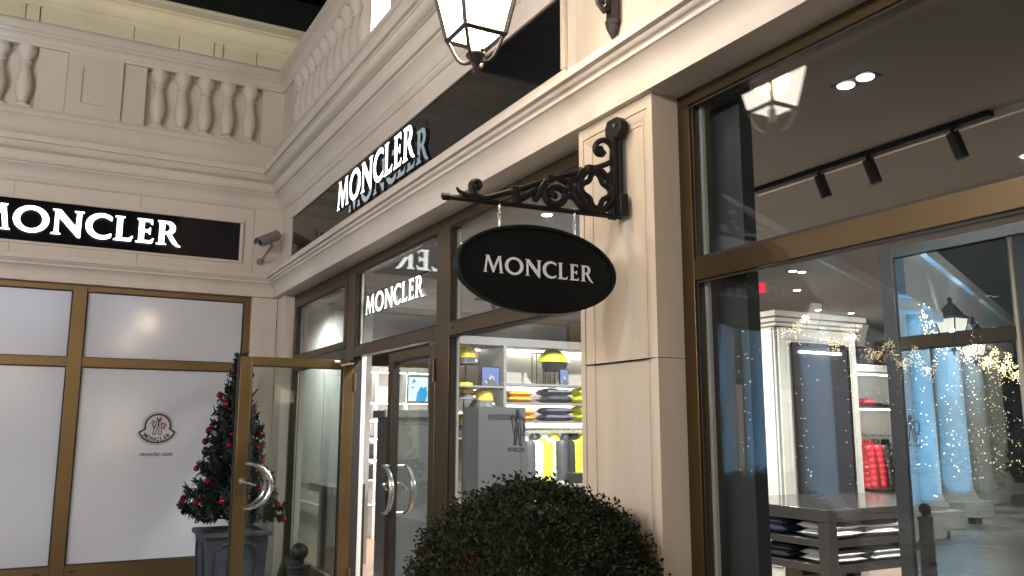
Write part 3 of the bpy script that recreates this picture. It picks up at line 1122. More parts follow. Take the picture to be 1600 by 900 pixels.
lantern(1.530, 3.12, 3.290, 'lit black iron lantern on a scrolled wall bracket over the oval sign', 'wall lanterns along the shopfronts', 128, bracket=XF, sh=True)
lantern(1.552, -1.3, 3.315, 'lit black iron wall lantern further along the display window wing', 'wall lanterns along the shopfronts', 128, bracket=XF)

# ------------------------------------------------------------------ oval hanging sign and its scrolled bracket
YB = 3.05
ob = thing('sign_bracket', 'black wrought iron scroll bracket with quatrefoil fixed to the pilaster', 'bracket', (2.25, YB, 2.56))


def xz(pts):
    return [(a, YB, b) for a, b in pts]


def smooth(pts, n=5):
    out = []
    P = [pts[0]] + list(pts) + [pts[-1]]
    for i in range(1, len(P) - 2):
        p0, p1, p2, p3 = P[i - 1], P[i], P[i + 1], P[i + 2]
        for k in range(n):
            t = k / n
            out.append(tuple(.5 * ((2 * p1[j]) + (-p0[j] + p2[j]) * t + (2 * p0[j] - 5 * p1[j] + 4 * p2[j] - p3[j]) * t * t + (-p0[j] + 3 * p1[j] - 3 * p2[j] + p3[j]) * t ** 3) for j in range(2)))
    out.append(tuple(pts[-1]))
    return out


def taper(n, a, b):
    return [a + (b - a) * i / (n - 1) for i in range(n)]


m_ = MB()
m_.tube(xz([(1.36, 2.530), (2.242, 2.552)]), .0125, 4, flat=(0, 1, 1))
m_.tube(xz([(1.350, 2.530), (1.385, 2.531)]), .0165, 4, flat=(0, 1, 1))
obj('bottom_bar', m_, iron, ob, bev=.002)
m_ = MB()
m_.tube(xz(smooth([(2.203, 2.868), (2.208, 2.827), (2.185, 2.802), (2.129, 2.775), (2.074, 2.753), (1.967, 2.714), (1.863, 2.675), (1.762, 2.633), (1.676, 2.598), (1.605, 2.57), (1.54, 2.547)])), .0135, 8)
obj('top_bar', m_, iron, ob)
m_ = MB()
c_ = smooth([(2.199, 2.826), (2.203, 2.868), (2.187, 2.895), (2.159, 2.906), (2.124, 2.891), (2.107, 2.862), (2.116, 2.838), (2.141, 2.834), (2.157, 2.850)])
m_.tube(xz(c_), .0135, 8)
m_.sphere((2.136, YB, 2.856), .020, 10, 8, sy=.7)
c_ = smooth([(1.546, 2.545), (1.505, 2.552), (1.488, 2.575), (1.483, 2.596), (1.496, 2.612), (1.515, 2.612), (1.52, 2.597), (1.508, 2.584)])
m_.tube(xz(c_), taper(len(c_), .016, .013), 8)
c_ = smooth([(1.414, 2.577), (1.426, 2.562), (1.451, 2.553), (1.499, 2.538)])
m_.tube(xz(c_), taper(len(c_), .004, .014), 8)
c_ = smooth([(1.828, 2.661), (1.837, 2.615), (1.852, 2.578), (1.888, 2.563), (1.929, 2.583), (1.943, 2.616), (1.921, 2.640), (1.886, 2.640), (1.868, 2.619), (1.876, 2.598)])
m_.tube(xz(c_), taper(len(c_), .019, .015), 8)
m_.sphere((1.890, YB, 2.605), .016, 10, 8, sy=.7)
c_ = smooth([(1.908, 2.688), (1.954, 2.671), (1.987, 2.642), (2.005, 2.602), (2.038, 2.574), (2.098, 2.556)])
m_.tube(xz(c_), taper(len(c_), .014, .021), 8)
for pl, r0, r1 in (([(2.010, 2.712), (1.983, 2.690), (1.965, 2.672), (1.957, 2.652), (1.968, 2.642)], .014, .010), ([(1.838, 2.658), (1.812, 2.625), (1.802, 2.594), (1.786, 2.572)], .017, .012),
                   ([(1.812, 2.632), (1.768, 2.597), (1.725, 2.572), (1.689, 2.551)], .009, .014), ([(1.946, 2.613), (1.973, 2.614), (1.992, 2.606)], .012, .010),
                   ([(2.102, 2.767), (2.150, 2.750), (2.178, 2.727), (2.190, 2.748)], .012, .008), ([(2.035, 2.744), (2.012, 2.715), (2.002, 2.69)], .016, .012),
                   ([(1.69, 2.59), (1.70, 2.57), (1.715, 2.556)], .016, .012), ([(2.19, 2.60), (2.205, 2.62), (2.215, 2.60)], .014, .014)):
    c_ = smooth(pl)
    m_.tube(xz(c_), taper(len(c_), r0 * 1.25, r1 * 1.3), 8)
for cx, cz in ((1.957, 2.652), (1.786, 2.577), (2.190, 2.750), (1.992, 2.606)):
    m_.sphere((cx, YB, cz), .013, 8, 6)
obj('scroll', m_, iron, ob)
m_ = MB()
rg = [(2.107 + .091 * math.cos(a), 2.660 + .096 * math.sin(a)) for a in [2 * math.pi * i / 32 for i in range(32)]]
m_.tube(xz(rg), .017, 8, closed=True)
q4 = []
for k in range(64):
    a = 2 * math.pi * k / 64
    rr_ = .066 + .013 * math.cos(4 * a)
    q4.append((2.107 + rr_ * math.cos(a), 2.660 + rr_ * 1.04 * math.sin(a)))
m_.tube(xz(q4), .0135, 8, closed=True)
obj('quatrefoil', m_, iron, ob)
m_ = MB()
for cx, cz, r in ((2.074, 2.755, .020), (1.861, 2.677, .020), (1.686, 2.600, .021)):
    m_.box(cx - r, cx + r, YB - .018, YB + .018, cz - r * .9, cz + r * .9)
obj('collar', m_, iron, ob, bev=.006)
m_ = MB()
m_.box(2.196, 2.222, YB - .016, YB + .016, 2.545, 2.93)
m_.box(2.224, 2.249, YB - .022, YB + .022, 2.56, 2.96)
obj('post', m_, iron, ob, bev=.004)
m_ = MB()
hexp = [(YB - .062, 2.955), (YB - .062, 2.990), (YB - .030, 3.020), (YB + .045, 3.020), (YB + .062, 2.985), (YB + .062, 2.950), (YB + .030, 2.915), (YB - .030, 2.915)]
m_.prism([(2.2495, a, b) for a, b in hexp], [(2.205, a, b) for a, b in hexp])
m_.box(2.205, 2.2495, YB - .055, YB + .055, 2.548, 2.650)
obj('wall_plate', m_, iron, ob, bev=.006)
obj('bolt', MB().lathe([(.010, 0), (.010, .006), (.004, .009)], (2.197, YB - .02, 2.978), 6, axis='x'), silver, ob)

os_ = thing('hanging_sign', 'black oval hanging sign with white lettering under the iron bracket', 'sign', (1.805, YB, 2.266))


def ellipse(rx, rz, yy, n=72):
    return [(1.805 + rx * math.cos(2 * math.pi * i / n), yy, 2.266 + rz * math.sin(2 * math.pi * i / n)) for i in range(n)]


obj('board', MB().prism(ellipse(.385, .182, YB - .012), ellipse(.385, .182, YB + .012)), ovalm, os_)
rim = MB()
ring = []
for dy, gr in ((-.022, -.010), (-.024, .000), (-.020, .008), (.020, .008), (.024, 0), (.022, -.010)):
    ring.append(ellipse(.385 + gr, .182 + gr, YB + dy))
n = 72
vs = [p for r_ in ring for p in r_]
fs = []
for i in range(len(ring)):
    j = (i + 1) % len(ring)
    for k in range(n):
        fs.append((i * n + k, i * n + (k + 1) % n, j * n + (k + 1) % n, j * n + k))
rim.add(vs, fs)
obj('rim', rim, ovalm, os_)
put_letters(os_, (1.533, YB - .0135, 2.232), (1, 0, 0), (0, 0, 1), .074, .003, [white_paint], width=.545, off=-.018)
put_letters(os_, (2.077, YB + .0135, 2.232), (-1, 0, 0), (0, 0, 1), .074, .003, [white_paint], width=.545, off=-.018)
hk = MB()
for hx, htop in ((1.614, 2.535), (1.990, 2.545)):
    zo = 2.266 + .190 * math.sqrt(max(0, 1 - ((hx - 1.805) / .393) ** 2))
    nl = 3
    step = (htop - zo) / nl
    for k in range(nl):
        zc = htop - step * (k + .5)
        lk = [(hx + (.006 * math.cos(a) if k % 2 else 0), YB + (0 if k % 2 else .006 * math.cos(a)), zc + step * .68 * math.sin(a)) for a in [2 * math.pi * i / 12 for i in range(12)]]
        hk.tube(lk, .0022, 5, closed=True)
    hk.tube([(hx, YB, htop + .012), (hx, YB, htop - .014)], .004, 6)
    hk.sphere((hx, YB, zo + .004), .007, 8, 6)
obj('chain', hk, silver, os_)

# ------------------------------------------------------------------ cctv camera in the corner
cc = thing('security_camera', 'grey bullet security camera mounted in the corner between the signs', 'camera', (2.10, YF - .02, 3.58))
f0, f1 = Vector((1.985, 9.50, 3.655)), Vector((2.190, 9.615, 3.775))
ax = (f1 - f0).normalized()
obj('body', MB().tube([f0, f0 + ax * .02, f1, f1 + ax * .02], [.050, .057, .057, .045], 16), cctvm, cc)
sd = (ax.cross(Vector((0, 0, 1)))).normalized()
su = sd.cross(ax)
shl = MB()
pa, pb = [], []
for i in range(13):
    a = math.radians(-10 + 200 * i / 12)
    off = sd * (math.cos(a) * .066) + su * (math.sin(a) * .066)
    off2 = sd * (math.cos(a) * .061) + su * (math.sin(a) * .061)
    pa.append((f0 - ax * .035 + off, f0 - ax * .035 + off2))
    pb.append((f1 + ax * .01 + off, f1 + ax * .01 + off2))
for i in range(12):
    shl.prism([pa[i][0], pa[i + 1][0], pa[i + 1][1], pa[i][1]], [pb[i][0], pb[i + 1][0], pb[i + 1][1], pb[i][1]])
obj('sunshield', shl, cctvm, cc)
obj('lens', MB().tube([f0 - ax * .002, f0 + ax * .01], .030, 16), lensm, cc)
arm = MB()
mid = f0.lerp(f1, .55)
arm.tube([mid - su * .045, mid - su * .085], .020, 10)
arm.sphere(tuple(mid - su * .09), .022, 10, 8)
arm.tube([mid - su * .09, Vector((2.085, 9.64, 3.56)), Vector((2.06, 9.72, 3.50)), Vector((2.055, YF - .022, 3.49))], .014, 8)
obj('arm', arm, cctvm, cc)
obj('mount', MB().lathe([(.042, -.022), (.042, -.008), (.034, 0)], (2.055, YF - .019, 3.49), 14, axis='y'), cctvm, cc)

# ------------------------------------------------------------------ christmas tree in its planter
TX, TY = 1.66, 8.55
pl = thing('planter', 'square grey blue planter box holding the decorated christmas tree', 'planter', (TX, TY, 0))


def planter_mesh():
    mb = MB()
    b, t_ = .255, .285
    mb.prism([(sx * b, sy * b, .03) for sx, sy in ((-1, -1), (1, -1), (1, 1), (-1, 1))], [(sx * t_, sy * t_, .60) for sx, sy in ((-1, -1), (1, -1), (1, 1), (-1, 1))])
    return mb


obj('box', planter_mesh().move((TX, TY, 0)), planterm, pl, bev=.008)
rm = MB()
for x0, x1, y0, y1 in ((-.315, .315, -.315, -.255), (-.315, .315, .255, .315), (-.315, -.255, -.255, .255), (.255, .315, -.255, .255)):
    rm.box(TX + x0, TX + x1, TY + y0, TY + y1, .601, .645)
obj('rim', rm, planterm, pl, bev=.006)
pm = MB()
oc = [(-.18, .10), (-.12, .05), (.12, .05), (.18, .10), (.18, .48), (.12, .54), (-.12, .54), (-.18, .48)]
for sgn, axn in ((1, 'y'), (1, 'x'), (-1, 'x')):
    for i in range(8):
        a, b = oc[i], oc[(i + 1) % 8]

        def P(q):
            s = .257 + .030 * (q[1] / .6)
            return (TX + q[0], TY - s - .006, q[1]) if axn == 'y' else (TX + sgn * (s + .006), TY + q[0], q[1])
        pm.tube([P(a), P(b)], .010, 6)
obj('panel_moulding', pm, planterm, pl)
obj('soil', MB().box(TX - .254, TX + .254, TY - .254, TY + .254, .590, .612), bark, pl)

xt = thing('christmas_tree', 'decorated christmas tree with red baubles in a grey planter behind the open door', 'tree', (TX, TY, .6))
obj('trunk', MB().tube([(TX, TY, .6), (TX, TY, 2.05)], [.035, .012], 8), bark, xt)
br = MB()
cr = MB()
tips = []
ZT0, ZT1 = .70, 2.24
nb = 230
for i in range(nb):
    f = (i + R.random() * .6) / nb
    zz = ZT0 + (ZT1 - ZT0) * f ** 1.10
    rad = (.47 * (1 - f ** 1.05) + .035) * R.uniform(.70, 1.14)
    a = i * 2.39996 + R.uniform(-.3, .3)
    d = Vector((math.cos(a), math.sin(a), 0))
    p0 = Vector((TX, TY, zz + .04))
    p1 = p0 + d * rad * .6 + Vector((0, 0, -.03 * rad))
    p2 = p0 + d * rad + Vector((0, 0, R.uniform(-.02, .09)))
    tips.append((p2, d, f))
    br.tube([p0, p1, p2], [.006, .005, .003], 4)
    seg = max(4, int(rad / .022))
    for k in range(seg):
        t = .30 + .70 * k / seg
        c = p0.lerp(p1, t / .6) if t < .6 else p1.lerp(p2, (t - .6) / .4)
        side = Vector((-d.y, d.x, 0))
        thick = .6 + .6 * abs(math.sin(k * 1.1 + i))
        for s in range(6):
            ang = R.uniform(0, 6.283)
            out = (d * R.uniform(.1, .8) + (side * math.cos(ang) + Vector((0, 0, 1)) * math.sin(ang))).normalized()
            ln = R.uniform(.035, .062) * thick
            wv = out.cross(Vector((R.uniform(-1, 1), R.uniform(-1, 1), R.uniform(-1, 1)))).normalized() * R.uniform(.006, .012)
            cr.add([c - wv, c + wv, c + out * ln + wv * .6, c + out * ln - wv * .6], [(0, 1, 2, 3)])
obj('branch', br, bark, xt)
cobj = obj('crown', cr, needle, xt, recalc=False)
bp = MB().sphere((0, 0, 0), .027, 14, 10)
bp.lathe([(.008, .025), (.008, .034)], (0, 0, 0), 8)
first = None
cand = [t for t in tips if t[2] < .93]
R.shuffle(cand)
used = []
for p, d, f in cand:
    q = p + d * .012 + Vector((0, 0, -.03))
    if any((q - u).length < .13 for u in used):
        continue
    if len(used) >= 46:
        break
    used.append(q)
    if first is None:
        first = obj('bauble', bp, red, xt, org=(0, 0, 0))
        first.matrix_parent_inverse = Matrix.Translation(-Vector(xt.location))
        o = first
    else:
        o = first.copy()
        C.objects.link(o)
    o.location = q

# ------------------------------------------------------------------ clipped box ball in front of the pilaster
BX, BY, BZ, BR = 1.83, 3.14, .850, .500
tb = thing('box_topiary', 'dark green clipped box ball with browning leaves in front of the pilaster', 'shrub', (BX, BY, .42))
stm = MB()
for k in range(14):
    a, e = R.uniform(0, 6.28), R.uniform(-.2, 1.4)
    d = Vector((math.cos(a) * math.cos(e), math.sin(a) * math.cos(e), math.sin(e)))
    stm.tube([(BX, BY, .40), Vector((BX, BY, .62)) + d * .12, Vector((BX, BY, BZ)) + d * .40], [.014, .010, .004], 5)
obj('stem', stm, bark, tb)
g1, g2 = MB(), MB()


def leaf(mb, c, d, ln, wd):
    side = d.cross(Vector((R.uniform(-1, 1), R.uniform(-1, 1), R.uniform(-1, 1))))
    if side.length < 1e-3:
        side = d.orthogonal()
    side.normalize()
    nrm = side.cross(d) * ln * .10
    mb.add([c, c + d * ln * .45 + side * wd + nrm, c + d * ln, c + d * ln * .45 - side * wd + nrm], [(0, 1, 2), (0, 2, 3)])


for i in range(5200):
    zc = 1 - 2 * (i + .5) / 5200
    a = i * 2.399963
    r_ = math.sqrt(1 - zc * zc)
    d = Vector((r_ * math.cos(a), r_ * math.sin(a), zc))
    if d.z < -.75:
        continue
    lump = 1 + .035 * math.sin(5 * d.x + 3 * d.z) * math.sin(6 * d.y + 2) + R.uniform(-.055, .045)
    base = Vector((BX, BY, BZ)) + d * BR * lump
    twig = (d + Vector((R.uniform(-.5, .5), R.uniform(-.5, .5), R.uniform(-.1, .7)))).normalized()
    brown = (math.sin(7 * d.x + 2) + math.sin(9 * d.y - 1) + math.sin(8 * d.z + 4)) > 1.75 or R.random() < .03
    mb = g2 if brown else g1
    sl = R.choice((.045, .05, .055, .075, .09))
    nl = 7
    for k in range(nl):
        t = k / nl
        c = base + twig * (t * sl - .026)
        ang = 2.4 * k
        o_ = twig.orthogonal().normalized()
        o2 = twig.cross(o_)
        ld = (twig * .75 + o_ * math.cos(ang) * .8 + o2 * math.sin(ang) * .8).normalized()
        leaf(mb, c, ld, R.uniform(.017, .028), R.uniform(.005, .008))
obj('crown', g1, leafm, tb, recalc=False)
obj('browned_leaves', g2, leafb, tb, recalc=False)
core = MB().sphere((BX, BY, BZ), BR * .90, 24, 16)
obj('inner_foliage', core, leafm, tb)
bp2 = thing('planter', 'square grey planter under the clipped box ball', 'planter', (BX, BY, 0))
obj('box', planter_mesh().move((BX, BY, -.17)), planterm, bp2, bev=.008)
bp2.children[0].location.z += .0

# ------------------------------------------------------------------ street bollard seen through the open door
bo = thing('bollard', 'dark iron bollard with a ball finial standing beyond the open door', 'bollard', (1.37, 5.06, 0))
obj('post', MB().lathe([(.095, 0), (.095, .06), (.070, .09), (.062, .55), (.072, .60), (.060, .62), (.060, .79), (.068, .80), (.066, .815), (.030, .822), (.030, .84)], (1.37, 5.06, 0), 20), iron, bo)
obj('ball', MB().sphere((1.37, 5.06, .885), .052, 18, 12), iron, bo)

# =================================================================== SHOP INTERIOR
CZ = 3.30
struct('floor', MB().box(2.48, 14, -3.6, 15.5, -.1, .015), wood, 'reddish wooden shop floor')
struct('ceiling', MB().box(2.48, 14, -3.6, 15.5, CZ, CZ + .2), ceilm, 'grey shop ceiling')
struct('wall', MB().box(14, 14.2, -3.6, 15.7, 0, CZ), wallg, 'grey rear wall of the shop')
struct('wall', MB().box(2.48, 14.2, 15.5, 15.7, 0, CZ), wallg, 'grey end wall of the shop')
struct('wall', MB().box(2.48, 14.2, -3.8, -3.6, 0, CZ), wallg, 'grey side wall of the shop near the viewer')
# inner face of the shopfront above the frames
struct('wall', MB().box(2.482, 2.70, YE + .2, 15.5, 3.075, CZ - .001), wallg, 'grey bulkhead above the shop windows')

# partition behind the sidelight
pt = thing('partition', 'pale green white partition with skirting behind the sidelight window', 'wall', (3.4, 12, 0))
obj('panel', MB().box(3.4, 3.48, 9.9, 15.4, 0.0, CZ - .002), wallw, pt)
obj('raised_panel', MB().box(3.385, 3.399, 11.6, 14.0, .8, 2.92), wallw, pt, bev=.006)
obj('skirting', MB().box(3.355, 3.398, 9.9, 15.4, .42, .56), wallw, pt, bev=.01)
pd = thing('podium', 'black podium with an overhanging top behind the sidelight', 'podium', (2.85, 9.1, 0))
obj('top', MB().box(2.70, 2.965, 8.75, 9.75, .90, .985), darkpan, pd, bev=.006)
obj('body', MB().box(2.78, 2.95, 8.95, 9.55, 0.015, .899), darkpan, pd, bev=.006)
# black security antenna inside the door
an = thing('security_gate', 'slim black security gate post just inside the open door', 'gate', (2.60, 7.6, 0))
obj('post', MB().box(2.56, 2.64, 7.58, 7.62, .05, 1.10), blackm, an, bev=.012)
obj('foot', MB().box(2.52, 2.68, 7.52, 7.68, .015, .05), blackm, an, bev=.006)

lights = []


def area(x, y, e, size=.5, z=CZ - .04, col=NEUT, spot=None):
    lights.append((x, y, e, size, z, col))


def downlight(x, y, z, label, energy, twin=None, col=NEUT):
    t = thing('ceiling_spotlight', label, 'light', (x, y, z), 'recessed spotlights in the shop ceiling')
    pts = [(x, y)] + ([twin] if twin else [])
    if twin:
        mx = [(x + twin[0]) / 2, (y + twin[1]) / 2]
        obj('trim', MB().box(min(x, twin[0]) - .055, max(x, twin[0]) + .055, min(y, twin[1]) - .055, max(y, twin[1]) + .055, z - .004, z + .001), blackm, t)
    else:
        obj('trim', MB().lathe([(.055, -.004), (.055, .001)], (x, y, z), 16), white_paint, t)
    for px, py in pts:
        obj('lamp', MB().lathe([(.038, -.010), (.042, -.0045)], (px, py, z), 16), lampdisc, t)
    if energy:
        light('downlight', 'SPOT', (x, y, z - .03), energy * 6, col, .05, t, (0, 0, 0), 165, 1.0)
    return t


downlight(3.39, 2.70, CZ, 'twin black recessed spotlight on the ceiling behind the upper window', 55, (3.39, 2.585))
downlight(3.43, 5.66, CZ, 'single recessed spotlight seen below the iron bracket', 90)
downlight(7.05, 6.46, CZ, 'twin recessed spotlight over the cream pier', 0, (7.18, 6.45))
downlight(8.09, 7.36, CZ, 'recessed spotlight beyond the shirt table', 120)
downlight(10.43, 8.48, CZ, 'recessed spotlight above the red jackets', 150)
downlight(9.73, 8.48, CZ, 'recessed spotlight beside the red jackets', 0)
downlight(5.0, 6.7, CZ, 'recessed spotlight in front of the yellow jacket shelves', 150)
downlight(3.3, 7.0, CZ, 'recessed spotlight just inside the doors', 70)
downlight(4.7, 10.6, CZ, 'recessed spotlight over the shoe wall', 230)
downlight(5.3, 2.9, CZ, 'added recessed spotlight over the near end of the shirt table', 150)  # added lamp, lights the shirt fronts between the table shelves
downlight(7.2, 4.6, CZ, 'added recessed spotlight in front of the cream pier', 110)  # added lamp to brighten the front of the pier
downlight(2.80, 11.5, 3.29, 'added hidden spotlight at the far end of the passage behind the sidelight', 62)  # out of sight, added to brighten the partition

# ceiling track with three black spots behind the upper window
tk = thing('track_light', 'black ceiling track with three cylinder spots behind the upper window', 'light', (4.35, 3.3, CZ))
obj('rail', MB().box(4.33, 4.37, 2.55, 4.30, CZ - .035, CZ - .001), blackm, tk)
obj('edge_trim', MB().box(4.371, 4.40, 1.2, 4.30, CZ - .045, CZ - .001), white_paint, tk)
for (px, py) in ((4.35, 3.72), (4.35, 3.34), (4.35, 2.78)):
    h = obj('spot_head', MB().tube([(px, py, CZ - .06), (px + .03, py - .03, CZ - .21)], .036, 14), darkpan, tk)
    obj('stem', MB().tube([(px, py, CZ - .03), (px, py, CZ - .09)], .010, 8), blackm, h)
tk2 = thing('track_light', 'far ceiling track with small spots above the yellow jacket shelves', 'light', (5.6, 9.9, CZ))
obj('rail', MB().box(4.9, 6.35, 9.88, 9.93, CZ - .04, CZ - .001), greypan, tk2)
for px in (5.15, 5.5, 6.1):
    obj('spot_head', MB().tube([(px, 9.9, CZ - .05), (px, 9.88, CZ - .17)], .03, 10), greypan, tk2)

# dark pier just behind the big window
pr_ = thing('interior_pier', 'dark grey pier close behind the left edge of the big window', 'pier', (2.75, 2.95, 0))
obj('shaft', MB().box(2.53, 2.60, 2.57, 3.34, .015, CZ - .002), darkpan, pr_)

# tall smoked mirror screen
ms = thing('mirror_screen', 'tall smoked mirror screen in a dark frame inside the big window', 'mirror', (4.2, 2.2, 0))
obj('mirror', MB().box(4.2, 4.208, 1.16, 3.10, .06, 2.56), mirrorm, ms)
fm = MB()
fm.box(4.185, 4.24, 3.10, 3.185, .015, 2.62)
fm.box(4.185, 4.24, 1.08, 1.16, .015, 2.62)
fm.box(4.186, 4.239, 1.16, 3.10, 2.56, 2.62)
fm.box(4.186, 4.239, 1.16, 3.10, .015, .06)
obj('frame', fm, mat('dark_frame_paint', (.03, .031, .034), .6, spec=.25), ms, bev=.004)
obj('back_panel', MB().box(4.209, 4.236, 1.16, 3.10, .06, 2.56), darkpan, ms)

# white panelled pier with a dark mirror
pw = thing('mirror_pier', 'cream panelled pier with cornice and a dark mirror behind the shirt table', 'pier', (6.85, 6.3, 0))
obj('shaft', MB().box(6.27, 7.44, 6.03, 6.9, .015, 2.60), pierw, pw)
mb = inset(MB(), (6.30, 6.0, .3), (1, 0, 0), (0, 0, 1), (0, -1, 0), 1.11, 2.29, (.075, .075, .08, .10), .03, .015, .028)
obj('front_panel', mb, pierw, pw, recalc=False)
mb = inset(MB(), (6.255, 6.85, .3), (0, -1, 0), (0, 0, 1), (-1, 0, 0), .80, 2.29, (.12, .12, .08, .12), .03, .015, .013)
obj('side_panel', mb, pierw, pw, recalc=False)
cn = MB()
for z0, z1, e in ((2.60, 2.64, .02), (2.6405, 2.69, .045), (2.6905, 2.75, .075)):
    cn.box(6.27 - e, 7.44 + e, 6.03 - e - .03, 6.9 + e, z0, z1)
obj('cornice', cn, pierw, pw, bev=.008)
obj('mirror', MB().box(6.50, 7.26, 5.99, 5.998, .25, 2.42), darkmir, pw)
fm = MB()
for x0, x1, z0, z1 in ((6.47, 6.4995, .22, 2.45), (7.2605, 7.29, .22, 2.45), (6.4995, 7.2605, 2.4205, 2.449), (6.4995, 7.2605, .221, .2495)):
    fm.box(x0, x1, 5.984, 5.999, z0, z1)
obj('mirror_frame', fm, blackm, pw)
obj('lamp', MB().box(6.56, 7.15, 5.965, 5.985, 2.345, 2.365), lampdisc, pw)

# shirt table
tt = thing('display_table', 'dark grey display table with two shelves of folded shirts', 'table', (6.1, 5.3, 0))
obj('top', MB().box(5.34, 7.1, 4.68, 5.95, .885, .98), tablem, tt, bev=.004)
obj('shelf', MB().box(5.35, 7.09, 4.69, 5.94, .690, .745), tablem, tt, bev=.003)
obj('shelf', MB().box(5.35, 7.09, 4.69, 5.94, .495, .555), tablem, tt, bev=.003)
for x0, y0 in ((5.343, 4.683), (5.343, 5.847), (6.997, 4.683), (6.997, 5.847)):
    obj('leg', MB().box(x0, x0 + .10, y0, y0 + .10, .015, .884), tablem, tt, bev=.004)

# folded clothes
clothm = {'white': mat('white_cotton', (0.70, 0.70, 0.70), .9, var=.06, scale=20, bump=.3), 'navy': mat('navy_cotton', (0.018, 0.022, 0.055), .9, var=.2, scale=20, bump=.3),
          'black': mat('black_cotton', (0.014, 0.014, 0.016), .9, var=.2, scale=20, bump=.3), 'grey': mat('grey_wool', (0.10, 0.10, 0.13), .9, var=.2, scale=20, bump=.4),
          'orange': mat('orange_knit', (0.78, 0.33, 0.015), .9, var=.1, scale=30, bump=.4), 'yellow': mat('yellow_nylon', (0.66, 0.72, 0.02), .5, var=.08, scale=20, bump=.2),
          'red': mat('red_nylon', (0.50, 0.02, 0.035), .5, var=.1, scale=20, bump=.2), 'charcoal': mat('charcoal_nylon', (0.035, 0.036, 0.042), .5, var=.1, scale=20, bump=.2),
          'pale': mat('white_nylon', (0.72, 0.74, 0.60), .5, var=.05, scale=12, bump=.2), 'plum': mat('plum_wool', (0.07, 0.06, 0.10), .9, var=.2, scale=20, bump=.4),
          'khaki': mat('yellow_print_cotton', (0.72, 0.50, 0.04), .8, var=.5, scale=16)}


def folded(name, x, y, z, w_, d_, h_, col, label, group, rz=0.0):
    """a folded garment: a soft slab with a rounded front fold and sagging sides"""
    mb = MB()
    nx, ny = 12, 8
    seed = R.uniform(0, 10)
    for s in (1, -1):
        vs = []
        for j in range(ny + 1):
            for i in range(nx + 1):
                a, b = -1 + 2 * i / nx, -1 + 2 * j / ny
                e = (1 - abs(a) ** 5) ** .5 * (1 - abs(b) ** 5) ** .5
                wob = .10 * math.sin(3.1 * a + seed) * math.sin(2.3 * b + seed * 1.7) + .06 * math.sin(9 * a + 5 * b + seed)
                zz = h_ * (.5 + s * .5 * e * (1 + (wob if s > 0 else 0)))
                vs.append((a * w_ / 2 * (1 + .03 * math.sin(4 * b + seed)), b * d_ / 2 * (1 + .03 * math.sin(5 * a + seed)), zz))
        fs = [(j * (nx + 1) + i, j * (nx + 1) + i + 1, (j + 1) * (nx + 1) + i + 1, (j + 1) * (nx + 1) + i) for j in range(ny) for i in range(nx)]
        mb.add(vs, fs if s > 0 else [f[::-1] for f in fs])
    mb.move((x, y, z), rz)
    o = obj(name, mb, clothm[col], None, recalc=False, angle=80, org=(x, y, z))
    return tag(o, label, 'clothing', group)


def stack(x, y, z, w_, d_, h_, cols, what, group, rz=0.0, name='folded_shirt'):
    words = ['lowest', 'second', 'third', 'topmost'] if len(cols) > 2 else ['lower', 'upper']
    for k, c in enumerate(cols):
        wd = words[k] if not (len(cols) == 3 and k == 2) else 'topmost'
        folded(name, x + R.uniform(-.012, .012), y + R.uniform(-.01, .01), z + k * h_ * .92 + .001, w_ * R.uniform(.96, 1.03), d_, h_, c, '%s %s' % (wd, what), group, rz + R.uniform(-.06, .06))


G1 = 'folded shirts on the display table'
stack(5.53, 5.34, .746, .32, .36, .07, ['navy', 'navy'], 'navy shirt folded at the window corner of the upper table shelf', G1)
stack(5.62, 4.89, .746, .40, .36, .065, ['white', 'white'], 'white shirt of the pile beside the near table leg, upper shelf', G1, .1)
stack(6.08, 4.89, .746, .42, .36, .062, ['white', 'white'], 'white shirt of the middle pile on the upper table shelf', G1, -.1)
stack(6.56, 4.92, .746, .42, .36, .05, ['white', 'black', 'black'], 'shirt of the pile with black tops on the upper table shelf', G1)
stack(5.54, 5.30, .556, .34, .36, .055, ['black', 'black'], 'black shirt folded on the lower table shelf by the window', G1)
stack(5.62, 4.89, .556, .40, .34, .05, ['white', 'white'], 'white shirt folded beside the near leg on the lower shelf', G1)
stack(6.12, 4.89, .556, .42, .36, .05, ['white', 'white'], 'white shirt folded mid way along the lower table shelf', G1)
stack(6.62, 4.90, .556, .42, .34, .05, ['black', 'black'], 'black shirt folded at the far end of the lower table shelf', G1)

# ------------------------------------------------------------------ shelf wall seen through the window beside the doors
SY = 8.0
sw_ = thing('shelf_unit', 'grey lit shelf wall with helmet, hats, knitwear and yellow jackets', 'shelves', (5.2, SY + .2, 0))
obj('back_panel', MB().box(4.32, 6.6, SY + .42, SY + .46, .015, 2.52), shelfback, sw_)
obj('back_panel', MB().box(3.72, 4.319, SY + .62, SY + .66, .015, 2.52), shelfback, sw_)
obj('header', MB().box(3.70, 6.6, SY, SY + .66, 2.475, 2.56), shelfm, sw_)
for xx in (3.70, 4.315, 6.56):
    obj('upright', MB().box(xx - .018, xx + .018, SY, SY + .62, .015, 2.474), shelfm, sw_)
for zz in (2.075, 1.872, 1.672, .62):
    obj('shelf', MB().box(4.334, 6.541, SY, SY + .419, zz - .022, zz), shelfm, sw_)
for zz in (2.04, 1.79, 1.50):
    obj('shelf', MB().box(3.719, 4.296, SY, SY + .619, zz - .02, zz), shelfm, sw_)
for zz in (2.474, 2.052, 1.849, 1.649):
    obj('led_strip', MB().box(4.36, 6.52, SY + .36, SY + .385, zz - .014, zz - .0005), led, sw_)
for zz in (2.474, 2.019, 1.769):
    obj('led_strip', MB().box(3.74, 4.28, SY + .54, SY + .56, zz - .010, zz - .0005), led, sw_)
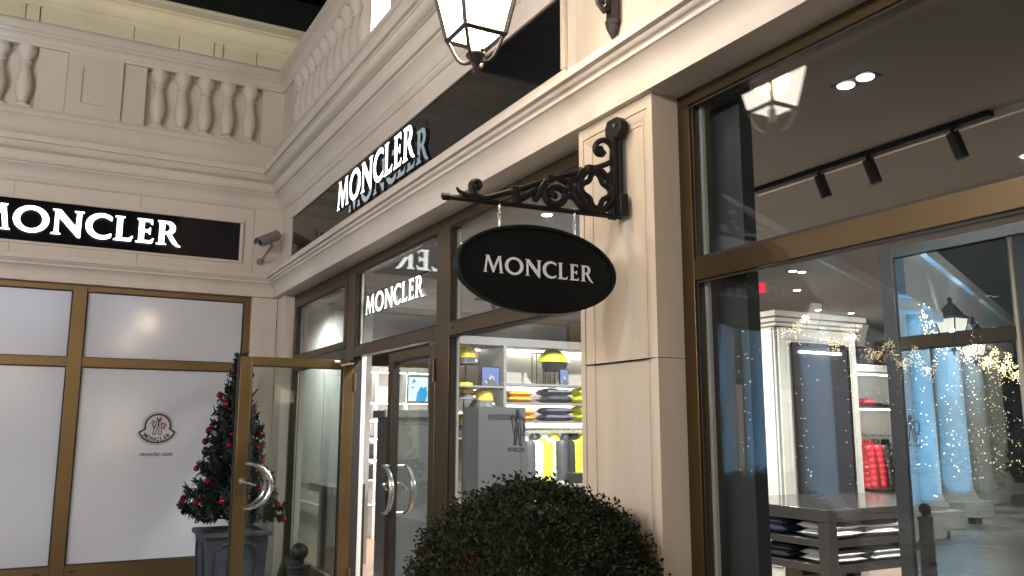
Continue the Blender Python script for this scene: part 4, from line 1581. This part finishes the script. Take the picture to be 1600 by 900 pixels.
obj('clothes_rail', MB().tube([(4.334, SY + .18, 1.585), (6.541, SY + .18, 1.585)], .012, 8), silver, sw_)

# helmet on a stand, pictures
hm = thing('ski_helmet', 'fluorescent yellow ski helmet with black lining on the top shelf', 'helmet', (5.03, 8.2, 2.30))
prof = [(.155 * math.sin(math.radians(a)), .150 * math.cos(math.radians(a))) for a in range(2, 96, 8)]
sh_ = MB().lathe(prof, (5.03, 8.20, 2.335), 22, sx=1.15, sy=.95)
obj('shell', sh_, clothm['yellow'], hm)
obj('lining', MB().lathe([(.150, -.01), (.142, -.06), (.12, -.10), (.10, -.10)], (5.06, 8.20, 2.335), 20, sx=1.0, sy=.95), blackm, hm)
obj('peak', MB().prism([(5.15, 8.10, 2.36), (5.235, 8.13, 2.335), (5.235, 8.27, 2.335), (5.15, 8.30, 2.36)], [(5.15, 8.10, 2.345), (5.235, 8.13, 2.328), (5.235, 8.27, 2.328), (5.15, 8.30, 2.345)]), clothm['pale'], hm)


def wire_stand(x, y, z, w_, h_, label):
    t = thing('display_stand', label, 'stand', (x, y, z), 'wire hat stands on the shelves')
    mb = MB()
    for dx in (-w_ / 2, w_ / 2):
        for dy in (-.05, .05):
            mb.tube([(x + dx, y + dy, z), (x + dx, y + dy, z + h_)], .006, 5)
    for zz in (z + .006, z + h_):
        mb.tube([(x - w_ / 2, y - .05, zz), (x + w_ / 2, y - .05, zz), (x + w_ / 2, y + .05, zz), (x - w_ / 2, y + .05, zz)], .006, 5, closed=True)
    obj('wire_frame', mb, blackm, t)
    return t


wire_stand(4.87, 8.2, 2.076, .15, .36, 'tall black wire stand behind the yellow helmet')
wire_stand(5.03, 8.2, 2.076, .12, .16, 'black wire stand carrying the yellow helmet')


def picture(x, y, z, w_, h_, label, rz=0):
    t = thing('picture_display', label, 'picture', (x, y, z), 'small mountain pictures on the shelves')
    obj('frame', MB().box(x - w_ / 2 - .006, x + w_ / 2 + .006, y, y + .015, z, z + h_ + .01), blackm, t)
    obj('picture', MB().box(x - w_ / 2, x + w_ / 2, y - .002, y - .0005, z + .006, z + h_), emission('picture_sky', (.30, .42, .85), 1.0), t)
    m2 = MB()
    P = [(-.48, .02), (-.30, .30), (-.12, .38), (.02, .62), (.16, .50), (.30, .22), (.48, .02)]
    a = [(x + p * w_, y - .003, z + .006 + q * h_) for p, q in P]
    m2.prism(a, [(p[0], p[1] - .001, p[2]) for p in a])
    obj('mountain', m2, emission('picture_peak', (.42, .38, .42), .8), t)
    m3 = MB()
    for P in ([(-.12, .38), (.02, .62), (.06, .40), (-.02, .28)], [(.06, .55), (.16, .50), (.26, .24), (.12, .36)], [(-.34, .24), (-.26, .30), (-.2, .1), (-.3, .1)]):
        a = [(x + p * w_, y - .0042, z + .006 + q * h_) for p, q in P]
        m3.prism(a, [(p[0], p[1] - .0008, p[2]) for p in a])
    obj('snow', m3, emission('picture_snow', (.85, .82, .90), 1.1), t)
    return t


picture(4.19, 8.10, 2.041, .20, .20, 'mountain picture in the left shelf niche')
picture(5.10, 8.06, 2.076, .10, .17, 'narrow mountain picture under the yellow helmet')


def bucket_hat(x, y, z, label, stand):
    t = thing('bucket_hat', label, 'hat', (x, y, z), 'patterned bucket hats in the shelf niche')
    obj('crown', MB().lathe([(.115, 0), (.112, .03), (.104, .09), (.096, .115), (.06, .125), (.002, .127)], (x, y, z), 20), clothm['khaki'], t)
    obj('brim', MB().lathe([(.112, .012), (.15, -.045), (.155, -.06), (.150, -.06), (.110, .0)], (x, y, z), 20), clothm['charcoal'], t)
    obj('badge', MB().tube([(x + .06, y - .128, z - .028), (x + .06, y - .131, z - .028)], .014, 10), white_paint, t)
    if stand:
        s = thing('display_stand', 'black post stand carrying the hat ' + label.split('bucket hat ')[1], 'stand', (x, y, z), 'wire hat stands on the shelves')
        obj('post', MB().tube([(x, y, stand), (x, y, z)], .008, 6), blackm, s)
        obj('foot', MB().box(x - .05, x + .05, y - .05, y + .05, stand, stand + .008), blackm, s)


bucket_hat(3.95, 8.22, 2.335, 'yellow print bucket hat at the top of the niche', 2.041)
bucket_hat(3.92, 8.20, 1.955, 'yellow print bucket hat on a post in the middle of the niche', 1.791)
bucket_hat(4.13, 8.16, 1.880, 'yellow print bucket hat lying right of the middle hat post', 1.791)
bucket_hat(3.97, 8.20, 1.620, 'yellow print bucket hat at the bottom of the niche', 1.501)

G2 = 'folded knitwear on the lit shelves'
stack(4.54, 8.16, 1.873, .30, .30, .065, ['orange', 'orange'], 'orange sweater on the middle lit shelf', G2, name='folded_sweater')
stack(5.03, 8.16, 1.873, .35, .30, .085, ['charcoal', 'grey'], 'dark sweater on the middle lit shelf', G2, name='folded_sweater')
stack(5.42, 8.16, 1.873, .26, .30, .09, ['yellow', 'yellow'], 'yellow jacket folded on the middle lit shelf', G2, name='folded_jacket')
stack(4.56, 8.16, 1.673, .30, .30, .065, ['orange', 'orange'], 'orange sweater on the lower lit shelf', G2, name='folded_sweater')
stack(5.03, 8.16, 1.673, .35, .30, .08, ['plum', 'plum'], 'plum grey sweater on the lower lit shelf', G2, name='folded_sweater')
stack(5.42, 8.16, 1.673, .26, .30, .09, ['yellow', 'yellow'], 'yellow jacket folded on the lower lit shelf', G2, name='folded_jacket')


def jacket(x, y, zt, col, label, group, rz=.5, puff=.012, ln=.66, col2=None):
    """a hung jacket: quilted body, two sleeves, collar, hanger"""
    t = thing('hanging_jacket', label, 'jacket', (x, y, zt), group)
    prof = []
    nseg = 36
    mb = MB()
    vs, fs = [], []
    n = 20
    for j in range(nseg + 1):
        f = j / nseg
        zz = -ln * f
        wx = (.075 + .145 * min(1, f / .12) ** .6) if f < .12 else .22 + .02 * f
        wy = (.045 + .05 * min(1, f / .15)) + .015 * math.sin(f * 3)
        q = puff * abs(math.sin(f * math.pi * 8)) - puff * .5
        for k in range(n):
            a = 2 * math.pi * k / n
            vs.append(((wx + q) * math.cos(a), (wy + q) * math.sin(a), zz))
    for j in range(nseg):
        for k in range(n):
            fs.append((j * n + k, j * n + (k + 1) % n, (j + 1) * n + (k + 1) % n, (j + 1) * n + k))
    fs.append(tuple(range(n)))
    fs.append(tuple(nseg * n + k for k in range(n))[::-1])
    mb.add(vs, fs)
    obj('body', mb.move((x, y, zt), rz), clothm[col], t, angle=60)
    for s in (-1, 1):
        mb = MB()
        L = 24
        pts, rr = [], []
        for i in range(L + 1):
            f = i / L
            pts.append((s * (.185 + .09 * f ** .7), -.03 * math.sin(f * 2.5), -.05 - .60 * f))
            rr.append(.068 - .016 * f + puff * .8 * abs(math.sin(f * math.pi * 7)) - (.01 if i == L else 0))
        mb.tube(pts, rr, 12)
        obj('sleeve', mb.move((x, y, zt), rz), clothm[col2 or col], t, angle=60)
    obj('collar', MB().lathe([(.085, -.02), (.075, .03), (.065, .05), (.055, .05), (.06, .0)], (0, 0, 0), 16, sy=.7).move((x, y, zt), rz), clothm[col2 or col], t)
    hk_ = MB()
    hk_.tube([(0, 0, .03), (0, 0, .075), (.012, 0, .092), (.025, 0, .085)], .003, 5)
    obj('hanger', hk_.move((x, y, zt), rz), silver, t)
    return t


G3 = 'jackets on the lit clothes rail'
specs = [(4.50, 'yellow', 'yellow puffer jacket hung first from the niche', .6, None), (4.63, 'pale', 'white and yellow puffer jacket second from the niche', .55, 'pale'),
         (4.78, 'charcoal', 'grey jacket between two bright puffers near the niche', .7, None), (4.90, 'yellow', 'yellow jacket with white sleeves', .6, 'pale'),
         (5.03, 'pale', 'white puffer jacket with yellow sleeves in the middle of the rail', .55, 'yellow'), (5.18, 'charcoal', 'dark grey jacket right of the middle puffer', .75, None),
         (5.29, 'black', 'black jacket beside the dark grey one', .7, None), (5.42, 'yellow', 'yellow puffer jacket close to the pilaster edge', .55, None),
         (5.56, 'pale', 'white puffer jacket half hidden by the pilaster', .6, None)]
for x, c, lab, rz, c2 in specs:
    jacket(x, SY + .17, 1.49, c, lab + ', on the lit rail', G3, rz, .012 if c in ('pale', 'yellow') else .004, col2=c2)
# counter with boxes in front of the rail
ct = thing('display_plinth', 'low black display plinth in front of the yellow jackets', 'plinth', (5.1, 7.4, 0))
obj('body', MB().box(4.62, 5.6, 7.2, 7.75, .015, 1.02), darkpan, ct, bev=.004)
obj('top', MB().box(4.60, 5.62, 7.18, 7.77, 1.021, 1.05), shelfm, ct, bev=.004)
sn = thing('box_display', 'black and white box on the plinth by the yellow jackets', 'box', (4.85, 7.35, 1.05))
obj('box', MB().box(4.72, 4.90, 7.25, 7.45, 1.051, 1.15), blackm, sn, bev=.004)
obj('white_band', MB().tube([(4.82, 7.3, 1.155), (4.93, 7.28, 1.16), (4.945, 7.26, 1.10)], .018, 8), white_paint, sn)

# grey panelled display boards
for x0, x1, y0, z1, d_, lab in ((3.00, 3.425, 6.0, 1.765, .30, 'grey panelled display cabinet behind the crest on the clear window'),
                                (3.16, 3.72, 8.45, 1.70, .3, 'grey panelled cabinet with moulded top seen through the doorway')):
    t = thing('display_cabinet', lab, 'cabinet', ((x0 + x1) / 2, y0, 0))
    obj('body', MB().box(x0, x1, y0 + .012, y0 + d_, .015, z1), greypan, t)
    mb = inset(MB(), (x0, y0, .015), (1, 0, 0), (0, 0, 1), (0, -1, 0), x1 - x0, z1 - .015, (.075, .035, .1, .06), .02, .014, .010)
    obj('door_panel', mb, greypan, t, recalc=False)
    if z1 < 1.75:
        obj('cornice', MB().box(x0 - .05, x1 + .05, y0 - .05, y0 + d_ + .02, z1 + .001, z1 + .085), greypan, t, bev=.012)

# far shoe wall seen through the doorway
sh = thing('shelf_unit', 'bright white shoe wall at the back of the shop behind the doorway', 'shelves', (4.6, 12.2, 0))
shw = mat('shoe_wall_white', (.72, .70, .68), .6, var=.03)
obj('back_panel', MB().box(3.60, 6.2, 12.35, 12.4, .015, 2.42), shw, sh)
obj('header', MB().box(3.60, 6.2, 12.0, 12.4, 2.42, 2.50), shelfm, sh)
for zz in (1.98, 1.72, 1.45, 1.15, .85, .5):
    obj('shelf', MB().box(3.60, 6.2, 12.02, 12.349, zz - .02, zz), shelfm if zz in (1.98, 1.15) else shw, sh)
for xx in (3.62, 4.32, 4.80, 5.6):
    obj('upright', MB().box(xx - .015, xx + .015, 12.03, 12.34, .015, 2.419), shw, sh)
for zz in (2.419, 1.96, 1.70, 1.43, 1.13):
    obj('led_strip', MB().box(3.65, 6.15, 12.06, 12.08, zz - .010, zz - .0005), led, sh)
sc_ = thing('screen', 'lit screen with a turquoise picture on the back wall', 'screen', (4.97, 12.0, 2.0))
obj('casing', MB().box(4.80, 5.22, 12.005, 12.02, 1.985, 2.37), blackm, sc_)
obj('picture', MB().box(4.81, 5.21, 12.0, 12.004, 1.995, 2.36), emission('screen_white', (.82, .95, 1.0), 1.6), sc_)
bl = MB()
for P in ([(.30, .0), (.36, .35), (.5, .62), (.62, .55), (.72, .65), (.78, .3), (.70, 0)], [(.12, .75), (.22, .95), (.30, .8)], [(.85, .2), (.99, .45), (.99, 0), (.88, 0)], [(.05, .55), (.2, .62), (.22, .55)]):
    a = [(4.81 + p * .40, 11.9985, 1.996 + q * .36) for p, q in P]
    bl.prism(a, [(p[0], p[1] - .0012, p[2]) for p in a])
obj('figure', bl, emission('screen_blue', (.02, .42, .85), 1.3), sc_)
shoem = mat('grey_suede', (.16, .13, .13), .8, var=.2)
G4 = 'boots and shoes on the white wall'
for k, (x, z, lab, col) in enumerate(((4.22, 1.451, 'grey boot on the third shelf of the shoe wall', 0), (4.02, 1.721, 'grey shoe on the second shelf of the shoe wall', 0), (4.20, 1.151, 'dark shoe on the fourth shelf of the shoe wall', 1),
                                      (4.20, .851, 'dark shoe on the fifth shelf of the shoe wall', 1), (5.08, 1.451, 'red shoe on the third shelf near the screen', 2), (5.08, 1.151, 'red shoe on the fourth shelf near the screen', 2))):
    t = thing('boot', lab, 'shoe', (x, 12.1, z), G4)
    mm_ = [shoem, blackm, clothm['red']][col]
    pr2 = [(-.13, .02), (-.12, .055), (-.03, .085), (.02, .16), (.03, .22), (.11, .22), (.10, .10), (.115, .02)]
    obj('upper', MB().prism([(x + a, 12.06, z + b) for a, b in pr2], [(x + a, 12.15, z + b) for a, b in pr2]), mm_, t, bev=.012)
    obj('sole', MB().box(x - .135, x + .12, 12.055, 12.155, z, z + .022), blackm, t, bev=.004)

# red and black jackets at the far side, between pier and mirror
rk = thing('shelf_unit', 'far grey shelf bay with red and black jackets beyond the cream pier', 'shelves', (10.9, 8.7, 0))
obj('back_panel', MB().box(10.0, 12.2, 8.98, 9.02, .015, 2.6), wallw, rk)
for zz in (2.45, 1.93, .68):
    obj('shelf', MB().box(10.0, 12.2, 8.55, 8.979, zz - .03, zz), shelfm, rk)
obj('clothes_rail', MB().tube([(10.02, 8.75, 1.50), (12.18, 8.75, 1.50)], .012, 8), silver, rk)
for zz in (2.41, 1.89):
    obj('led_strip', MB().box(10.1, 12.1, 8.60, 8.62, zz - .012, zz - .0005), led, rk)
for k, (x, c, lab) in enumerate(((10.80, 'red', 'red jacket first on the far rail'), (10.98, 'red', 'red jacket second on the far rail'), (11.12, 'charcoal', 'charcoal jacket on the far rail beside the mirror'), (11.34, 'black', 'black jacket last on the far rail'))):
    jacket(x, 8.75, 1.39, c, lab, 'jackets on the far rail', 1.2, .012)
folded('folded_jacket', 10.85, 8.72, 1.931, .25, .3, .12, 'red', 'red jacket folded on the far shelf over the rail', 'folded jackets on the far shelf')
folded('folded_jacket', 11.25, 8.72, 1.931, .25, .3, .06, 'charcoal', 'dark jacket folded on the far shelf over the rail', 'folded jackets on the far shelf')
folded('folded_jacket', 11.12, 8.72, .681, .3, .3, .18, 'pale', 'white jacket folded at the foot of the far bay', 'folded jackets on the far shelf')
rl = thing('exit_light', 'small red light box hung from the ceiling behind the big window', 'light', (6.2, 6.0, 2.95))
obj('box', MB().box(6.05, 6.22, 6.06, 6.10, 2.94, 3.03), emission('red_glow', (1.0, .03, .06), 1.2), rl)
obj('rod', MB().tube([(6.13, 6.08, 3.03), (6.13, 6.08, CZ)], .006, 6), blackm, rl)

# =================================================================== ACROSS THE COURTYARD (seen in the reflections)
stone = mat('pale_stone', (.50, .50, .48), .7, var=.08, scale=2, bump=.1)


def column(x, y, label, s=1.0):
    t = thing('stone_column', label, 'column', (x, y, 0), 'columns of the arcade')
    obj('base', MB().box(x - .42 * s, x + .42 * s, y - .42 * s, y + .42 * s, 0, .30), stone, t, bev=.02)
    obj('shaft', MB().lathe([(.36 * s, .30), (.36 * s, .38), (.30 * s, .45), (.27 * s, .55), (.245 * s, 3.3), (.25 * s, 3.34), (.28 * s, 3.36)], (x, y, 0), 24), stone, t)
    obj('capital', MB().box(x - .36 * s, x + .36 * s, y - .36 * s, y + .36 * s, 3.361, 3.55), stone, t, bev=.02)
    return t


cols = [(-2.95, 8.55), (-4.4, 9.20), (-6.6, 10.1), (-9.8, 11.7), (-12.6, 13.0)]
for (x, y), nm in zip(cols, ('stone column nearest the frosted windows', 'second blue lit column of the arcade', 'third blue lit column of the arcade', 'pale column in the middle of the arcade', 'last column of the arcade')):
    column(x, y, nm)
ar = thing('arcade_building', 'pale arcade building across the courtyard with lit windows', 'building', (-8, 12, 0))
dv = Vector((-12.6 + 2.95, 13.0 - 8.55, 0)).normalized()
nv = Vector((-dv.y, dv.x, 0))


def abox(mb, s0, s1, d0, d1, z0, z1):
    o = Vector((-2.95, 8.55, 0))
    vs = [o + dv * s + nv * d + Vector((0, 0, z)) for s in (s0, s1) for d in (d0, d1) for z in (z0, z1)]
    return mb.add(vs, [(0, 1, 3, 2), (4, 6, 7, 5), (0, 4, 5, 1), (2, 3, 7, 6), (0, 2, 6, 4), (1, 5, 7, 3)])


obj('entablature', abox(MB(), -.6, 12.5, -.4, .4, 3.55, 4.35), stone, ar)
obj('cornice', abox(MB(), -.7, 12.6, -.55, .5, 4.351, 4.55), stone, ar)
darkshop = mat('dark_shopfront', (.06, .058, .055), .5, var=.2)
litwin = emission('far_window_glow', (1.0, .86, .66), 1.2)
obj('rear_wall', abox(MB(), 1.2, 30, -3.2, -3.0, 2.75, 6.2), stone, ar)
obj('shopfront_wall', abox(MB(), 1.2, 30, -3.2, -3.0, 0, 2.745), darkshop, ar)
for s0 in (1.5, 4.6, 7.6, 10.6, 14.0):
    obj('lit_window', abox(MB(), s0, s0 + 1.3, -2.99, -2.94, .5, 2.6), litwin, ar)
# blue light washing the first columns
for k, (x, y) in enumerate(cols[:3]):
    fl = thing('floodlight', 'small blue floodlight at the foot of the %s arcade column' % ('nearest', 'second', 'third')[k], 'lamp', (x + .9, y - .9, 0), 'blue floodlights at the column feet')
    obj('housing', MB().box(x + .82, x + .98, y - .98, y - .82, .0, .10), blackm, fl, bev=.01)
    light('flood', 'SPOT', (x + .85, y - .88, .13), 2400, (.14, .52, 1.0), .05, fl, Vector((-.55, .55, 1.2)).to_track_quat('-Z', 'Y').to_euler(), 80, .7)
# hanging lanterns of the arcade
GL_ = 'hanging lanterns of the arcade'
lantern(-5.2, 9.0, 3.05, 'lit hanging lantern between the blue columns', GL_, 1500, NEUT, sc=1.15)
lantern(-8.0, 10.4, 3.05, 'lit hanging lantern further along the arcade', GL_, 1500, NEUT, sc=1.15)
# courtyard lamp posts that light both wings


def lamp_post(x, y, label, e, col):
    t = lantern(x, y, 3.9, label, 'lamp posts of the courtyard', e, col, sc=1.3, cat='street lamp')
    obj('post', MB().lathe([(.16, 0), (.16, .10), (.10, .16), (.085, .9), (.055, 1.0), (.045, 3.55), (.06, 3.58), (.03, 3.70)], (x, y, 0), 16), iron, t)


LPC = (1.0, .93, .90)
lamp_post(-5.5, 1.5, 'courtyard lamp post opposite the open doors', 2500, LPC)
lamp_post(-4.9, 4.6, 'added fill lamp post opposite the corner of the two wings', 1000, LPC)  # unseen lamp added to split and soften the shadows
lamp_post(-6.6, -1.6, 'added fill lamp post opposite the big display window', 2600, LPC)  # another unseen lamp, added for softer shadows
lamp_post(-3.8, -4.5, 'courtyard lamp post behind the viewer on the arcade side', 1900, LPC)


# strings of fairy lights and a lit tree by the arcade
def fairy_points(pts, name, label, cat, parent=None):
    mb = MB()
    for p in pts:
        r_ = .010
        x, y, z = p
        mb.add([(x, y, z + r_), (x + r_, y, z), (x, y + r_, z), (x - r_, y, z), (x, y - r_, z), (x, y, z - r_)],
               [(0, 1, 2), (0, 2, 3), (0, 3, 4), (0, 4, 1), (5, 2, 1), (5, 3, 2), (5, 4, 3), (5, 1, 4)])
    o = obj(name, mb, fairy, parent, recalc=False)
    o['kind'] = 'stuff'
    if label:
        tag(o, label, cat, None, 'stuff')
    return o


pts = []
o0 = Vector((-2.95, 8.55, 0))
for k in range(5):
    s0, s1 = k * 2.55, (k + 1) * 2.55
    for i in range(170):
        f = R.random()
        sag = .45 * 4 * f * (1 - f)
        p = o0 + dv * (s0 + (s1 - s0) * f) + nv * R.uniform(.42, .58)
        pts.append((p.x, p.y, 3.50 - sag - abs(R.gauss(0, .14))))
    for i in range(28):
        p = o0 + dv * s0 + nv * R.uniform(.30, .45)
        pts.append((p.x + R.gauss(0, .08), p.y + R.gauss(0, .08), R.uniform(.6, 3.4)))
fairy_points(pts, 'fairy_lights', 'warm fairy light garlands strung between the arcade columns', 'fairy lights')
ct_ = thing('christmas_tree', 'tall christmas tree covered in warm fairy lights across the courtyard', 'tree', (-13.5, 11.6, 0))
cr = MB()
pts = []
for i in range(2600):
    f = R.random() ** 1.2
    a = R.uniform(0, 6.283)
    rad = (1.35 * (1 - f) + .05) * R.uniform(.75, 1.05)
    c = Vector((-13.5 + rad * math.cos(a), 11.6 + rad * math.sin(a), .6 + 3.4 * f))
    d = Vector((math.cos(a), math.sin(a), R.uniform(-.3, .4))).normalized()
    leaf(cr, c, d, R.uniform(.15, .28), R.uniform(.03, .06))
    if i % 6 == 0:
        pts.append((c.x, c.y, c.z))
obj('crown', cr, needle, ct_, recalc=False)
obj('trunk', MB().tube([(-13.5, 11.6, 0), (-13.5, 11.6, 3.9)], [.12, .02], 8), bark, ct_)
fairy_points(pts, 'lights', None, None, ct_)
# dark block closing the courtyard behind the viewer
bk = thing('courtyard_building', 'dark building block closing the courtyard behind the viewer', 'building', (-16, -10, 0))
obj('wall', MB().box(-18, -15, -16, 9, 0, 7), darkshop, bk)
obj('wall', MB().box(-14.9, 12, -17, -14, 0, 7), darkshop, bk)
for k in range(4):
    obj('lit_window', MB().box(-14.99, -14.95, -12 + k * 5, -9.4 + k * 5, .6, 2.7), litwin, bk)
added_coolwin = emission('added_cool_window_glow', (.60, .74, 1.0), 4.0)
litwin = emission('added_window_glow', (1.0, .80, .52), 4.0)
for x0, x1, z0, z1, m_ in ((-2.6, -.4, 2.4, 4.2, litwin), (1.6, 3.4, .5, 2.6, litwin), (-2.4, .2, 5.0, 6.6, added_coolwin), (2.0, 4.4, 4.8, 6.4, added_coolwin), (-7, -4.5, .5, 2.7, litwin)):  # unseen windows added for warm and cool reflections in the frosted panes
    obj('lit_window', MB().box(x0, x1, -13.99, -13.95, z0, z1), m_, bk)
bpy.context.view_layer.update()
